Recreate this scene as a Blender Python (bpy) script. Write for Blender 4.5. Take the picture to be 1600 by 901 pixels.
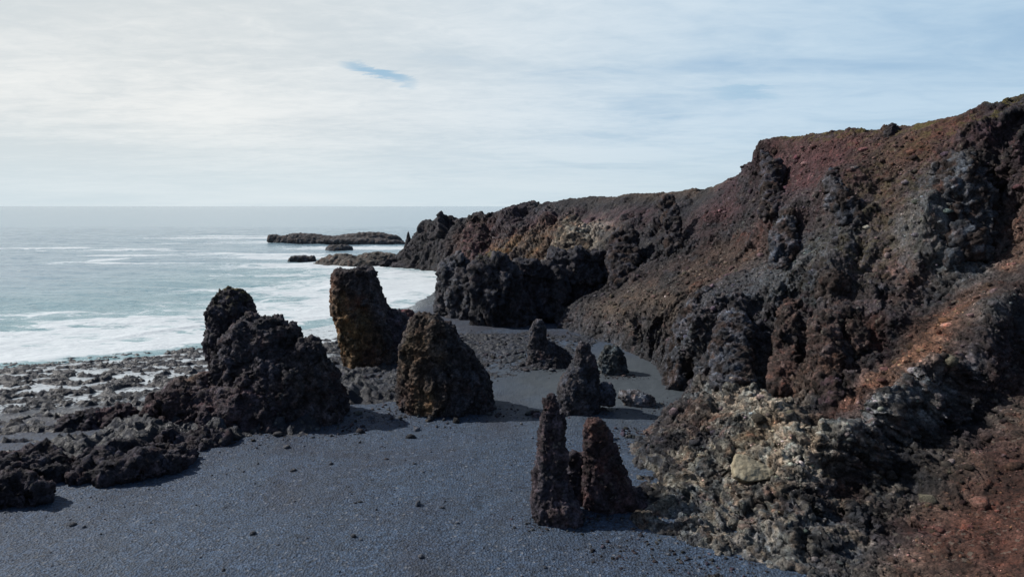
import bpy, math, random
import numpy as np
from mathutils import Vector
from mathutils.geometry import delaunay_2d_cdt

random.seed(3)
rng = np.random.default_rng(7)
F32 = np.float32
scene = bpy.context.scene
for o in list(bpy.data.objects):
    bpy.data.objects.remove(o)

# ------------------------------------------------------------------ camera
CAMZ = 21.0
FPX = 1067.0
PITCH = math.atan((450.5 - 322.0) / FPX)
CP, SP = math.cos(PITCH), math.sin(PITCH)
cam_data = bpy.data.cameras.new("camera")
cam_data.sensor_width = 36.0
cam_data.lens = 36.0 * FPX / 1600.0
cam_data.clip_start = 0.5
cam_data.clip_end = 90000.0
cam = bpy.data.objects.new("camera", cam_data)
cam.location = (0, 0, CAMZ)
cam.rotation_euler = (math.pi / 2 - PITCH, 0, 0)
scene.collection.objects.link(cam)
scene.camera = cam

# ------------------------------------------------------------------ light
SUN = Vector((-1.0, 0.30, 0.86)).normalized()          # direction towards the sun
sun_el = math.asin(SUN.z)
sun_az = math.atan2(SUN.x, SUN.y)                       # from +Y towards +X
sd = bpy.data.lights.new("sun", 'SUN')
sd.energy = 5.0
sd.angle = math.radians(0.8)
sd.color = (1.0, 0.955, 0.90)
so = bpy.data.objects.new("sun", sd)
so.rotation_euler = SUN.to_track_quat('Z', 'Y').to_euler()
scene.collection.objects.link(so)

scene.view_settings.view_transform = 'Standard'
scene.view_settings.look = 'None'
scene.view_settings.gamma = 1.0
scene.view_settings.exposure = 0.12
scene.view_settings.use_curve_mapping = False


class NT:
    """tiny node helper"""
    def __init__(s, tree):
        s.t = tree
        s.n = tree.nodes
        s.l = tree.links

    def node(s, typ, **kw):
        n = s.n.new(typ)
        for k, v in kw.items():
            setattr(n, k, v)
        return n

    def put(s, sock, v):
        if hasattr(v, 'is_output'):
            s.l.new(v, sock)
        elif v is not None:
            if isinstance(v, (tuple, list)) and len(v) == 3 and sock.type == 'RGBA':
                v = (*v, 1.0)
            sock.default_value = v

    def math(s, op, a, b=None, c=None, clamp=False):
        n = s.node('ShaderNodeMath', operation=op, use_clamp=clamp)
        s.put(n.inputs[0], a)
        if b is not None: s.put(n.inputs[1], b)
        if c is not None: s.put(n.inputs[2], c)
        return n.outputs[0]

    def vmath(s, op, a, b=None):
        n = s.node('ShaderNodeVectorMath', operation=op)
        s.put(n.inputs[0], a)
        if b is not None: s.put(n.inputs[1], b)
        return n.outputs['Value'] if op in ('DOT_PRODUCT', 'LENGTH', 'DISTANCE') else n.outputs[0]

    def mix(s, f, a, b, blend='MIX'):
        n = s.node('ShaderNodeMix', data_type='RGBA', blend_type=blend)
        s.put(n.inputs[0], f)
        s.put(n.inputs[6], a)
        s.put(n.inputs[7], b)
        return n.outputs[2]

    def ramp(s, v, lo, hi, a=0.0, b=1.0, smooth=True):
        n = s.node('ShaderNodeMapRange')
        n.interpolation_type = 'SMOOTHSTEP' if smooth else 'LINEAR'
        n.clamp = True
        s.put(n.inputs[0], v)
        s.put(n.inputs[1], lo); s.put(n.inputs[2], hi)
        s.put(n.inputs[3], a); s.put(n.inputs[4], b)
        return n.outputs[0]

    def noise(s, vec, scale, detail=4.0, rough=0.55, dist=0.0, color=False):
        n = s.node('ShaderNodeTexNoise')
        s.put(n.inputs['Vector'], vec)
        n.inputs['Scale'].default_value = scale
        n.inputs['Detail'].default_value = detail
        n.inputs['Roughness'].default_value = rough
        n.inputs['Distortion'].default_value = dist
        return n.outputs['Color' if color else 'Fac']

    def ridge(s, vec, scale, detail=5.0, rough=0.6):
        n = s.node('ShaderNodeTexNoise', noise_type='RIDGED_MULTIFRACTAL')
        s.put(n.inputs['Vector'], vec)
        n.inputs['Scale'].default_value = scale
        n.inputs['Detail'].default_value = detail
        n.inputs['Roughness'].default_value = rough
        n.inputs['Gain'].default_value = 1.6
        n.normalize = True
        return n.outputs['Fac']

    def voro(s, vec, scale, feature='F1', out='Distance', rand=1.0):
        n = s.node('ShaderNodeTexVoronoi', feature=feature)
        s.put(n.inputs['Vector'], vec)
        n.inputs['Scale'].default_value = scale
        n.inputs['Randomness'].default_value = rand
        return n.outputs[out]

    def scale(s, vec, k):
        n = s.node('ShaderNodeVectorMath', operation='MULTIPLY')
        s.put(n.inputs[0], vec)
        n.inputs[1].default_value = k
        return n.outputs[0]


# ------------------------------------------------------------------ sky
world = bpy.data.worlds.new("World")
scene.world = world
world.use_nodes = True
w = NT(world.node_tree)
w.n.clear()
wo = w.node('ShaderNodeOutputWorld')
bg = w.node('ShaderNodeBackground')
sky = w.node('ShaderNodeTexSky', sky_type='NISHITA')
sky.sun_disc = False
sky.sun_elevation = sun_el
sky.sun_rotation = sun_az
sky.altitude = 20
sky.air_density = 1.0
sky.dust_density = 1.2
sky.ozone_density = 1.2
tc = w.node('ShaderNodeTexCoord')
d = tc.outputs['Generated']
sep = w.node('ShaderNodeSeparateXYZ'); w.put(sep.inputs[0], d)
dx, dy, dz = sep.outputs
zc = w.math('MAXIMUM', dz, 0.0)
# project the view direction on a flat cloud layer, so clouds crowd together at the horizon
den = w.math('ADD', zc, 0.085)
cx = w.math('DIVIDE', dx, den)
cy = w.math('DIVIDE', dy, den)
cmb = w.node('ShaderNodeCombineXYZ')
w.put(cmb.inputs[0], cx); w.put(cmb.inputs[1], cy)
cl = cmb.outputs[0]
cl_rot = w.node('ShaderNodeMapping'); cl_rot.inputs['Rotation'].default_value = (0, 0, math.radians(14))
cl_rot.inputs['Scale'].default_value = (0.75, 1.2, 1)
w.put(cl_rot.inputs[0], cl)
n1 = w.noise(cl_rot.outputs[0], 0.55, 7, 0.56, 0.5)
n2 = w.noise(cl_rot.outputs[0], 2.1, 6, 0.6, 0.8)
n4 = w.noise(cl_rot.outputs[0], 6.5, 6, 0.68, 0.6)
n3 = w.noise(cl_rot.outputs[0], 0.25, 3, 0.5, 0.3)
cov = w.math('ADD', w.math('MULTIPLY', n1, 0.72), w.math('MULTIPLY', n2, 0.28))
# towards the sun (left) the veil is thicker and whiter
sunside = w.ramp(w.math('ADD', w.math('MULTIPLY', dx, -1.0), w.math('MULTIPLY', dz, 0.25)), -0.55, 0.55)
cover = w.ramp(w.math('ADD', cov, w.math('MULTIPLY', sunside, 0.22)), 0.28, 0.62)
# one small tear in the veil
def tear(px, py, ax, ay, rot):
    u = (px - 800) / FPX; v = (450.5 - py) / FPX
    c = Vector((u, CP + v * SP, -SP + v * CP)).normalized()
    right = Vector((c.y, -c.x, 0)).normalized(); up = right.cross(c)
    a = right * math.cos(rot) + up * math.sin(rot); b = up * math.cos(rot) - right * math.sin(rot)
    nn = w.math('MULTIPLY', w.math('SUBTRACT', w.math('ADD', w.math('MULTIPLY', n2, 0.5), w.math('MULTIPLY', n4, 0.5)), 0.5), 7.0)
    da = w.math('MULTIPLY', w.math('SUBTRACT', w.vmath('DOT_PRODUCT', d, tuple(a)), a.dot(c)), 1 / ax)
    db = w.math('ADD', w.math('MULTIPLY', w.math('SUBTRACT', w.vmath('DOT_PRODUCT', d, tuple(b)), b.dot(c)), 1 / ay), nn)
    r2 = w.math('ADD', w.math('MULTIPLY', da, da), w.math('MULTIPLY', db, db))
    return w.ramp(r2, 0.0, 1.4, 1.0, 0.0)
gap = w.math('MAXIMUM', tear(592, 116, 0.052, 0.0085, -0.27), w.math('MULTIPLY', tear(1165, 146, 0.05, 0.010, -0.1), 0.5))
skyc = w.mix(1.0, sky.outputs[0], (0.10, 0.10, 0.10), 'MULTIPLY')
white = w.mix(sunside, (0.51, 0.65, 0.77), (0.85, 0.85, 0.825))
greyc = w.mix(sunside, (0.40, 0.56, 0.71), (0.64, 0.675, 0.68))
shade = w.ramp(w.math('ADD', w.math('ADD', w.math('MULTIPLY', n3, 0.38), w.math('MULTIPLY', n1, 0.32)), w.math('ADD', w.math('MULTIPLY', n2, 0.14), w.math('MULTIPLY', n4, 0.16))), 0.40, 0.58)
cloudc = w.mix(shade, greyc, white)
blue = w.mix(0.75, skyc, (0.33, 0.50, 0.69))
c1 = w.mix(w.math('MULTIPLY', cover, 0.92), blue, cloudc)
c1 = w.mix(w.math('MULTIPLY', gap, 0.75), c1, (0.24, 0.44, 0.62))
hz = w.ramp(dz, 0.0, 0.13, 1.0, 0.0)
streak = w.noise(w.scale(d, (3.0, 3.0, 42.0)), 1.0, 4, 0.55, 0.2)
hcol = w.mix(streak, (0.50, 0.625, 0.695), (0.68, 0.755, 0.79))
c2 = w.mix(w.math('MULTIPLY', hz, 0.75), c1, hcol)
# the sky high overhead, out of the picture, is clearer and darker
hi = w.ramp(dz, 0.40, 0.8)
c3 = w.mix(w.math('MULTIPLY', hi, 0.88), c2, w.mix(0.35, skyc, (0.035, 0.065, 0.13)))
clear = w.mix(0.5, skyc, (0.06, 0.11, 0.21))
c4 = w.mix(w.ramp(dy, -0.35, 0.25, 0.9, 0.0), c3, clear)
w.put(bg.inputs[0], c4)
bg.inputs[1].default_value = 1.0
w.l.new(bg.outputs[0], wo.inputs[0])


# ------------------------------------------------------------------ picture -> place
def ray(px, py):
    u = (px - 800.0) / FPX
    v = (450.5 - py) / FPX
    return np.array([u, CP + v * SP, -SP + v * CP])

def at(px, py, Y):
    r = ray(px, py)
    return np.array([0, 0, CAMZ]) + r * (Y / r[1])

def atz(px, py, z):
    r = ray(px, py)
    return np.array([0, 0, CAMZ]) + r * ((z - CAMZ) / r[2])

# ------------------------------------------------------------------ numpy noise
def _h(i, j, k, seed):
    n = (i.astype(np.uint32) * np.uint32(374761393) + j.astype(np.uint32) * np.uint32(668265263)
         + k.astype(np.uint32) * np.uint32(2246822519) + np.uint32((seed * 3266489917) & 0xffffffff))
    n ^= n >> np.uint32(15); n *= np.uint32(2246822519); n ^= n >> np.uint32(13)
    n *= np.uint32(3266489917); n ^= n >> np.uint32(16)
    return n

_G = rng.normal(size=(64, 3)); _G /= np.linalg.norm(_G, axis=1)[:, None]; _G = _G.astype(F32)

def perlin(P, seed=0):
    P = P.astype(F32)
    I = np.floor(P).astype(np.int32); f = P - I
    u = f * f * f * (f * (f * 6 - 15) + 10)
    out = np.zeros(len(P), F32)
    for a in (0, 1):
        wa = u[:, 0] if a else 1 - u[:, 0]
        for b in (0, 1):
            wb = u[:, 1] if b else 1 - u[:, 1]
            for c in (0, 1):
                wc = u[:, 2] if c else 1 - u[:, 2]
                g = _G[_h(I[:, 0] + a, I[:, 1] + b, I[:, 2] + c, seed) & np.uint32(63)]
                dd = g[:, 0] * (f[:, 0] - a) + g[:, 1] * (f[:, 1] - b) + g[:, 2] * (f[:, 2] - c)
                out += wa * wb * wc * dd
    return out * 1.5

def fbm(P, oct=4, seed=0, gain=0.5):
    o = np.zeros(len(P), F32); a = 1.0; s = 0
    for i in range(oct):
        o += a * perlin(P * (2.03 ** i), seed + i * 17); s += a; a *= gain
    return o / s

def ridged(P, oct=4, seed=0, gain=0.55):
    o = np.zeros(len(P), F32); a = 1.0; s = 0
    for i in range(oct):
        o += a * (1 - np.abs(perlin(P * (2.07 ** i), seed + i * 13)) * 1.7); s += a; a *= gain
    return o / s

def worley(P, seed=0):
    P = P.astype(F32)
    f1 = np.empty(len(P), F32); f2 = np.empty(len(P), F32); cid = np.empty(len(P), F32)
    CH = 400000
    for s in range(0, len(P), CH):
        p = P[s:s + CH]; I = np.floor(p).astype(np.int32); f = p - I
        a1 = np.full(len(p), 9, F32); a2 = np.full(len(p), 9, F32); ac = np.zeros(len(p), F32)
        for a in (-1, 0, 1):
            for b in (-1, 0, 1):
                for c in (-1, 0, 1):
                    h = _h(I[:, 0] + a, I[:, 1] + b, I[:, 2] + c, seed)
                    qx = (h & np.uint32(1023)).astype(F32) / 1023 + a - f[:, 0]
                    qy = ((h >> np.uint32(10)) & np.uint32(1023)).astype(F32) / 1023 + b - f[:, 1]
                    qz = ((h >> np.uint32(20)) & np.uint32(1023)).astype(F32) / 1023 + c - f[:, 2]
                    dd = qx * qx + qy * qy + qz * qz
                    m = dd < a1
                    a2 = np.where(m, a1, np.minimum(a2, dd))
                    a1 = np.where(m, dd, a1)
                    ac = np.where(m, (h & np.uint32(255)).astype(F32) / 255, ac)
        f1[s:s + CH] = np.sqrt(a1); f2[s:s + CH] = np.sqrt(a2); cid[s:s + CH] = ac
    return f1, f2, cid

def facets(P, seed=0):
    """broken angular faces: each cell of a warped honeycomb is a plane tilted its own way"""
    P = P.astype(F32)
    gap = np.empty(len(P), F32); cid = np.empty(len(P), F32); tilt = np.empty(len(P), F32)
    CH = 400000
    for s in range(0, len(P), CH):
        p = P[s:s + CH]; I = np.floor(p).astype(np.int32); f = p - I; n = len(p)
        a1 = np.full(n, 9, F32); a2 = np.full(n, 9, F32); hh = np.zeros(n, np.uint32)
        ox = np.zeros(n, F32); oy = np.zeros(n, F32); oz = np.zeros(n, F32)
        for a in (-1, 0, 1):
            for b in (-1, 0, 1):
                for c in (-1, 0, 1):
                    h = _h(I[:, 0] + a, I[:, 1] + b, I[:, 2] + c, seed)
                    qx = (h & np.uint32(1023)).astype(F32) / 1023 + a - f[:, 0]
                    qy = ((h >> np.uint32(10)) & np.uint32(1023)).astype(F32) / 1023 + b - f[:, 1]
                    qz = ((h >> np.uint32(20)) & np.uint32(1023)).astype(F32) / 1023 + c - f[:, 2]
                    dd = qx * qx + qy * qy + qz * qz
                    m = dd < a1
                    a2 = np.where(m, a1, np.minimum(a2, dd)); a1 = np.where(m, dd, a1); hh = np.where(m, h, hh)
                    ox = np.where(m, qx, ox); oy = np.where(m, qy, oy); oz = np.where(m, qz, oz)
        g = _G[((hh >> np.uint32(7)) * np.uint32(2654435761) >> np.uint32(20)) & np.uint32(63)]
        gap[s:s + CH] = np.sqrt(a2) - np.sqrt(a1)
        cid[s:s + CH] = ((hh * np.uint32(2246822519)) >> np.uint32(16) & np.uint32(255)).astype(F32) / 255
        tilt[s:s + CH] = g[:, 0] * ox + g[:, 1] * oy + g[:, 2] * oz
    return gap, cid, tilt

def sstep(x, a, b):
    t = np.clip((x - a) / (b - a), 0, 1)
    return t * t * (3 - 2 * t)

# ------------------------------------------------------------------ mesh tools
def normals(V, Fc):
    P = V[Fc]
    if Fc.shape[1] == 3:
        n = np.cross(P[:, 1] - P[:, 0], P[:, 2] - P[:, 0])
    else:
        n = np.cross(P[:, 2] - P[:, 0], P[:, 3] - P[:, 1])
    N = np.zeros((len(V), 3))
    for ax in range(3):
        acc = np.zeros(len(V))
        for k in range(Fc.shape[1]):
            acc += np.bincount(Fc[:, k], n[:, ax], len(V))
        N[:, ax] = acc
    N /= np.linalg.norm(N, axis=1)[:, None] + 1e-9
    return N

def edges_of(T):
    E = np.concatenate([T[:, [i, (i + 1) % T.shape[1]]] for i in range(T.shape[1])])
    E.sort(axis=1)
    return E

def smooth(V, T, it=1, lam=0.5):
    """V may carry attribute columns; only xyz is smoothed"""
    E = np.unique(edges_of(T), axis=0)
    cnt = np.bincount(E.ravel(), minlength=len(V)).astype(float) + 1e-9
    for _ in range(it):
        for c in range(3):
            s = np.bincount(E[:, 0], V[E[:, 1], c], len(V)) + np.bincount(E[:, 1], V[E[:, 0], c], len(V))
            V[:, c] += lam * (s / cnt - V[:, c])
    return V

def refine(V, T, target, maxit=14, maxtri=1600000):
    for _ in range(maxit):
        E = edges_of(T)
        key = E[:, 0].astype(np.int64) * len(V) + E[:, 1]
        uk, inv = np.unique(key, return_inverse=True)
        a = (uk // len(V)).astype(int); b = (uk % len(V)).astype(int)
        mid = (V[a] + V[b]) / 2
        L = np.linalg.norm(V[a, :3] - V[b, :3], axis=1)
        mark = L > target(mid)
        if not mark.any() or len(T) > maxtri: break
        idx = np.full(len(uk), -1); idx[mark] = len(V) + np.arange(mark.sum())
        V = np.vstack([V, mid[mark]])
        n = len(T)
        M = np.stack([idx[inv[:n]], idx[inv[n:2 * n]], idx[inv[2 * n:]]], 1)
        c = (M >= 0).sum(1)
        out = [T[c == 0]]
        t, m = T[c == 1], M[c == 1]
        if len(t):
            r = np.argmax(m >= 0, 1)[:, None]
            ii = (r + np.arange(3)) % 3
            t = np.take_along_axis(t, ii, 1); m = np.take_along_axis(m, ii, 1)
            x = m[:, 0]
            out += [np.stack([t[:, 0], x, t[:, 2]], 1), np.stack([x, t[:, 1], t[:, 2]], 1)]
        t, m = T[c == 2], M[c == 2]
        if len(t):
            r = (np.argmax(m < 0, 1)[:, None] + 1)
            ii = (r + np.arange(3)) % 3
            t = np.take_along_axis(t, ii, 1); m = np.take_along_axis(m, ii, 1)
            x, y = m[:, 0], m[:, 1]
            out += [np.stack([x, t[:, 1], y], 1), np.stack([t[:, 0], x, y], 1), np.stack([t[:, 0], y, t[:, 2]], 1)]
        t, m = T[c == 3], M[c == 3]
        if len(t):
            x, y, z = m.T
            out += [np.stack([t[:, 0], x, z], 1), np.stack([x, t[:, 1], y], 1), np.stack([z, y, t[:, 2]], 1), np.stack([x, y, z], 1)]
        T = np.vstack(out)
    return V, T

def make_mesh(name, V, Fc, col=None, attrs=None, smooth_shade=False):
    me = bpy.data.meshes.new(name)
    k = Fc.shape[1]
    me.vertices.add(len(V)); me.vertices.foreach_set('co', np.ascontiguousarray(V[:, :3], F32).ravel())
    me.loops.add(Fc.size); me.loops.foreach_set('vertex_index', np.ascontiguousarray(Fc, np.int32).ravel())
    me.polygons.add(len(Fc))
    me.polygons.foreach_set('loop_start', (np.arange(len(Fc)) * k).astype(np.int32))
    me.polygons.foreach_set('loop_total', np.full(len(Fc), k, np.int32))
    me.update(calc_edges=True)
    if smooth_shade:
        me.polygons.foreach_set('use_smooth', np.ones(len(Fc), bool))
    if col is not None:
        a = me.color_attributes.new('Col', 'FLOAT_COLOR', 'POINT')
        c4 = np.ones((len(V), 4), F32); c4[:, :3] = col
        a.data.foreach_set('color', c4.ravel())
    for nm, arr in (attrs or {}).items():
        a = me.attributes.new(nm, 'FLOAT', 'POINT')
        a.data.foreach_set('value', np.ascontiguousarray(arr, F32))
    return me

def link(name, me, mat, loc=(0, 0, 0)):
    o = bpy.data.objects.new(name, me)
    o.location = loc
    if mat: me.materials.append(mat)
    scene.collection.objects.link(o)
    return o

def tag(o, label=None, cat=None, group=None, kind=None):
    if label: o['label'] = label
    if cat: o['category'] = cat
    if group: o['group'] = group
    if kind: o['kind'] = kind
    return o

# ------------------------------------------------------------------ materials
def new_mat(name):
    m = bpy.data.materials.new(name); m.use_nodes = True
    t = NT(m.node_tree); t.n.clear()
    out = t.node('ShaderNodeOutputMaterial')
    b = t.node('ShaderNodeBsdfPrincipled')
    t.l.new(b.outputs[0], out.inputs[0])
    return m, t, b

def bump(t, h, strength, dist, prev=None):
    n = t.node('ShaderNodeBump')
    n.inputs['Strength'].default_value = strength
    n.inputs['Distance'].default_value = dist
    t.put(n.inputs['Height'], h)
    if prev is not None: t.l.new(prev, n.inputs['Normal'])
    return n.outputs[0]

def rock_material(name, gain=1.0, wet=False):
    m, t, b = new_mat(name)
    pos = t.node('ShaderNodeNewGeometry').outputs['Position']
    col = t.node('ShaderNodeAttribute', attribute_name='Col').outputs['Color']
    rk = t.node('ShaderNodeAttribute', attribute_name='rock').outputs['Fac']
    n_big = t.noise(pos, 0.22, 5, 0.6, 0.6)
    n_mid = t.noise(pos, 1.1, 6, 0.65, 0.7)
    n_fin = t.noise(pos, 6.0, 5, 0.7)
    hue = t.noise(pos, 0.5, 5, 0.62, 1.0, color=True)
    v = t.math('MULTIPLY', t.ramp(n_mid, 0.28, 0.75, 0.35, 1.8, False), t.ramp(n_fin, 0.30, 0.72, 0.15, 2.25, False))
    v = t.math('MULTIPLY', v, gain)
    vs = t.node('ShaderNodeVectorMath', operation='SCALE'); t.put(vs.inputs[0], col); t.put(vs.inputs['Scale'], v)
    base = vs.outputs[0]
    sp = t.node('ShaderNodeSeparateColor'); t.put(sp.inputs[0], hue)
    ox = t.math('MULTIPLY', t.ramp(sp.outputs[0], 0.55, 0.70), 0.45)
    base = t.mix(ox, base, t.mix(1.0, base, (1.6, 0.82, 0.58), 'MULTIPLY'))
    li = t.math('MULTIPLY', t.ramp(sp.outputs[1], 0.54, 0.66), t.math('MULTIPLY', rk, 0.6))
    base = t.mix(li, base, t.mix(t.math('MULTIPLY', n_fin, 0.7), base, (0.055, 0.061, 0.071)))
    # pale mineral specks
    vc = t.voro(pos, 5.5, out='Color')
    vsep = t.node('ShaderNodeSeparateColor'); t.put(vsep.inputs[0], vc)
    spk = t.math('MULTIPLY', t.ramp(vsep.outputs[0], 0.93, 0.97), t.ramp(n_big, 0.45, 0.6))
    base = t.mix(t.math('MULTIPLY', spk, 0.45), base, (0.19, 0.17, 0.14))
    # moss on flat tops
    moss = t.node('ShaderNodeAttribute', attribute_name='moss').outputs['Fac']
    mf = t.math('MULTIPLY', moss, t.ramp(t.noise(pos, 0.9, 6, 0.7), 0.46, 0.58))
    base = t.mix(mf, base, t.mix(n_fin, (0.05, 0.043, 0.012), (0.12, 0.098, 0.028)))
    t.put(b.inputs['Base Color'], base)
    b.inputs['Roughness'].default_value = 0.86
    b.inputs['Specular IOR Level'].default_value = 0.28
    if wet:
        t.put(b.inputs['Roughness'], t.ramp(n_mid, 0.38, 0.62, 0.34, 0.85, False))
        b.inputs['Specular IOR Level'].default_value = 0.42
    h1 = t.math('ADD', t.math('MULTIPLY', t.ridge(pos, 1.3, 7, 0.6), 0.9), t.noise(pos, 2.4, 8, 0.75, 0.5))
    h2 = t.math('ADD', t.math('MULTIPLY', t.ridge(pos, 4.5, 5, 0.65), 0.8), t.noise(pos, 9.0, 5, 0.75))
    n = bump(t, h1, 0.9, 0.30)
    n = bump(t, h2, 0.85, 0.10, n)
    t.l.new(n, b.inputs['Normal'])
    return m

MAT_ROCK = rock_material('volcanic_rock')
MAT_WET = rock_material('wet_volcanic_rock', 1.0, True)

def beach_material():
    m, t, b = new_mat('black_shingle')
    pos = t.node('ShaderNodeNewGeometry').outputs['Position']
    wet = t.node('ShaderNodeAttribute', attribute_name='wet').outputs['Fac']
    fine = t.node('ShaderNodeAttribute', attribute_name='fine').outputs['Fac']
    vc = t.voro(pos, 6.5, out='Color'); sp = t.node('ShaderNodeSeparateColor'); t.put(sp.inputs[0], vc)
    vc2 = t.voro(pos, 15.0, out='Color'); sp2 = t.node('ShaderNodeSeparateColor'); t.put(sp2.inputs[0], vc2)
    damp = t.node('ShaderNodeAttribute', attribute_name='damp').outputs['Fac']
    big = t.math('SUBTRACT', t.noise(pos, 0.09, 5, 0.6, 0.8), t.math('MULTIPLY', damp, 0.22))
    mid = t.noise(pos, 0.8, 5, 0.65)
    base = t.mix(t.ramp(big, 0.22, 0.58), (0.0185, 0.0245, 0.042), (0.0305, 0.052, 0.088))
    k = t.math('MULTIPLY', t.ramp(sp.outputs[0], 0, 1, 0.45, 1.5, False), t.ramp(sp2.outputs[0], 0, 1, 0.6, 1.35, False))
    k = t.mix(fine, k, (1.0, 1.0, 1.0))
    k = t.mix(1.0, k, t.ramp(mid, 0.3, 0.7, 0.82, 1.15, False), 'MULTIPLY')
    base = t.mix(1.0, base, k, 'MULTIPLY')
    pale = t.math('MULTIPLY', t.ramp(sp.outputs[1], 0.965, 0.985), t.math('SUBTRACT', 1.0, t.math('MULTIPLY', fine, 0.8)))
    base = t.mix(t.math('MULTIPLY', pale, 0.6), base, (0.15, 0.16, 0.18))
    base = t.mix(fine, base, t.mix(mid, (0.029, 0.039, 0.050), (0.039, 0.049, 0.057)))
    base = t.mix(t.math('MULTIPLY', wet, 0.6), base, (0.018, 0.02, 0.024))
    froth = t.node('ShaderNodeAttribute', attribute_name='froth').outputs['Fac']
    fr = t.math('MULTIPLY', t.ramp(froth, 0.05, 0.4), t.ramp(t.math('ADD', t.noise(pos, 0.9, 7, 0.7, 0.5), t.math('MULTIPLY', froth, 0.20)), 0.50, 0.62))
    base = t.mix(fr, base, (0.40, 0.44, 0.47))
    t.put(b.inputs['Base Color'], base)
    t.put(b.inputs['Roughness'], t.ramp(wet, 0, 1, 0.75, 0.10, False))
    b.inputs['Specular IOR Level'].default_value = 0.4
    st = t.math('MULTIPLY', t.math('SUBTRACT', 1.0, t.math('MULTIPLY', fine, 0.75)), t.ramp(wet, 0.2, 0.9, 1.0, 0.04))
    h = t.math('MULTIPLY', st, t.math('ADD', t.voro(pos, 6.5), t.math('MULTIPLY', t.voro(pos, 15.0), 0.5)))
    n = bump(t, t.noise(pos, 0.7, 4, 0.6), 0.5, 0.35)
    n = bump(t, h, 0.85, 0.10, n)
    t.l.new(n, b.inputs['Normal'])
    return m

MAT_BEACH = beach_material()

def sea_material():
    m, t, b = new_mat('sea_water')
    pos = t.node('ShaderNodeNewGeometry').outputs['Position']
    foam = t.node('ShaderNodeAttribute', attribute_name='foam').outputs['Fac']
    shal = t.node('ShaderNodeAttribute', attribute_name='shallow').outputs['Fac']
    # foam lace: stretched, warped noise in the place's own coordinates
    mp = t.node('ShaderNodeMapping'); t.put(mp.inputs[0], pos)
    mp.inputs['Rotation'].default_value = (0, 0, math.radians(-14))
    mp.inputs['Scale'].default_value = (0.42, 1.0, 1.0)
    wv = t.noise(pos, 0.12, 3, 0.5, color=True)
    wp = t.vmath('ADD', mp.outputs[0], t.scale(wv, (9.0, 9.0, 0)))
    lace = t.voro(wp, 0.21, 'DISTANCE_TO_EDGE')
    l2 = t.voro(wp, 0.55, 'DISTANCE_TO_EDGE')
    nz = t.noise(wp, 0.15, 10, 0.72, 0.8)
    web = t.math('MAXIMUM', t.ramp(lace, 0.0, 0.20, 1.0, 0.0), t.math('MULTIPLY', t.ramp(l2, 0.0, 0.20, 1.0, 0.0), 0.75))
    s = t.math('ADD', t.math('MULTIPLY', t.ramp(nz, 0.25, 0.75, 0.0, 1.0, False), 0.70), t.math('MULTIPLY', web, 0.30))
    f = t.math('ADD', s, t.math('SUBTRACT', foam, 1.0))
    ff = t.math('MULTIPLY', t.ramp(f, -0.32, 0.06), t.ramp(foam, 0.02, 0.2))
    water_sheen = t.mix(shal, (0.19, 0.275, 0.33), (0.135, 0.255, 0.285))  # pale open water: sky reflection and haze put into the base colour
    milky = t.mix(t.math('MULTIPLY', t.ramp(foam, 0.1, 0.8), 0.7), water_sheen, (0.25, 0.37, 0.385))
    t.put(b.inputs['Base Color'], t.mix(ff, milky, (0.50, 0.54, 0.56)))
    t.put(b.inputs['Roughness'], t.mix(ff, (0.16, 0.16, 0.16), (0.8, 0.8, 0.8)))
    b.inputs['IOR'].default_value = 1.333
    # ripples; longer ones matter far out
    w1 = t.noise(t.scale(pos, (0.45, 1.0, 1.0)), 0.55, 4, 0.6, 0.3)
    w2 = t.noise(t.scale(pos, (0.5, 1.0, 1.0)), 0.13, 5, 0.62, 0.3)
    w3 = t.noise(t.scale(pos, (0.4, 1.0, 1.0)), 0.03, 4, 0.6, 0.3)
    n = bump(t, w3, 0.3, 2.0)
    n = bump(t, w2, 0.8, 1.4, n)
    n = bump(t, w1, 0.9, 0.40, n)
    n = bump(t, ff, 0.4, 0.12, n)
    t.l.new(n, b.inputs['Normal'])
    return m

MAT_SEA = sea_material()

# ------------------------------------------------------------------ shoreline and the beach's height
SHORE_PX = [(-900, 640), (-300, 598), (0, 580), (100, 570), (200, 563), (330, 545), (420, 528), (480, 515), (560, 500),
            (620, 487), (655, 476), (688, 455), (705, 440)]
SHORE = np.array([atz(x, y, 0.0)[:2] for x, y in SHORE_PX] + [[0.0, 185.0], [40.0, 200.0]])

def shore_dist(x, y):
    """signed distance to the waterline, positive on land"""
    x = np.asarray(x, float); y = np.asarray(y, float)
    best = np.full(x.shape, 1e9); sgn = np.ones(x.shape)
    for a, b in zip(SHORE[:-1], SHORE[1:]):
        e = b - a; L2 = e @ e
        tt = np.clip(((x - a[0]) * e[0] + (y - a[1]) * e[1]) / L2, 0, 1)
        px, py = x - (a[0] + tt * e[0]), y - (a[1] + tt * e[1])
        dd = np.hypot(px, py)
        s = np.where(e[0] * (y - a[1]) - e[1] * (x - a[0]) > 0, -1.0, 1.0)
        m = dd < best
        best = np.where(m, dd, best); sgn = np.where(m, s, sgn)
    return best * sgn

def ground(x, y):
    dd = shore_dist(x, y)
    return np.where(dd > 0, 2.1 * (1 - np.exp(-np.maximum(dd, 0) / 26.0)), np.maximum(dd * 0.06, -3.0))

def G(px, py, lift=0.0):
    z = 2.0
    for _ in range(12):
        p = atz(px, py, z)
        z = 0.5 * z + 0.5 * (float(ground(p[0], p[1])) + lift)
    return atz(px, py, z)

# beach sheet ----------------------------------------------------------------
def grid_faces(nx, ny):
    i = np.arange(ny - 1)[:, None] * nx + np.arange(nx - 1)[None]
    i = i.ravel()
    return np.stack([i, i + 1, i + nx + 1, i + nx], 1)

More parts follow.
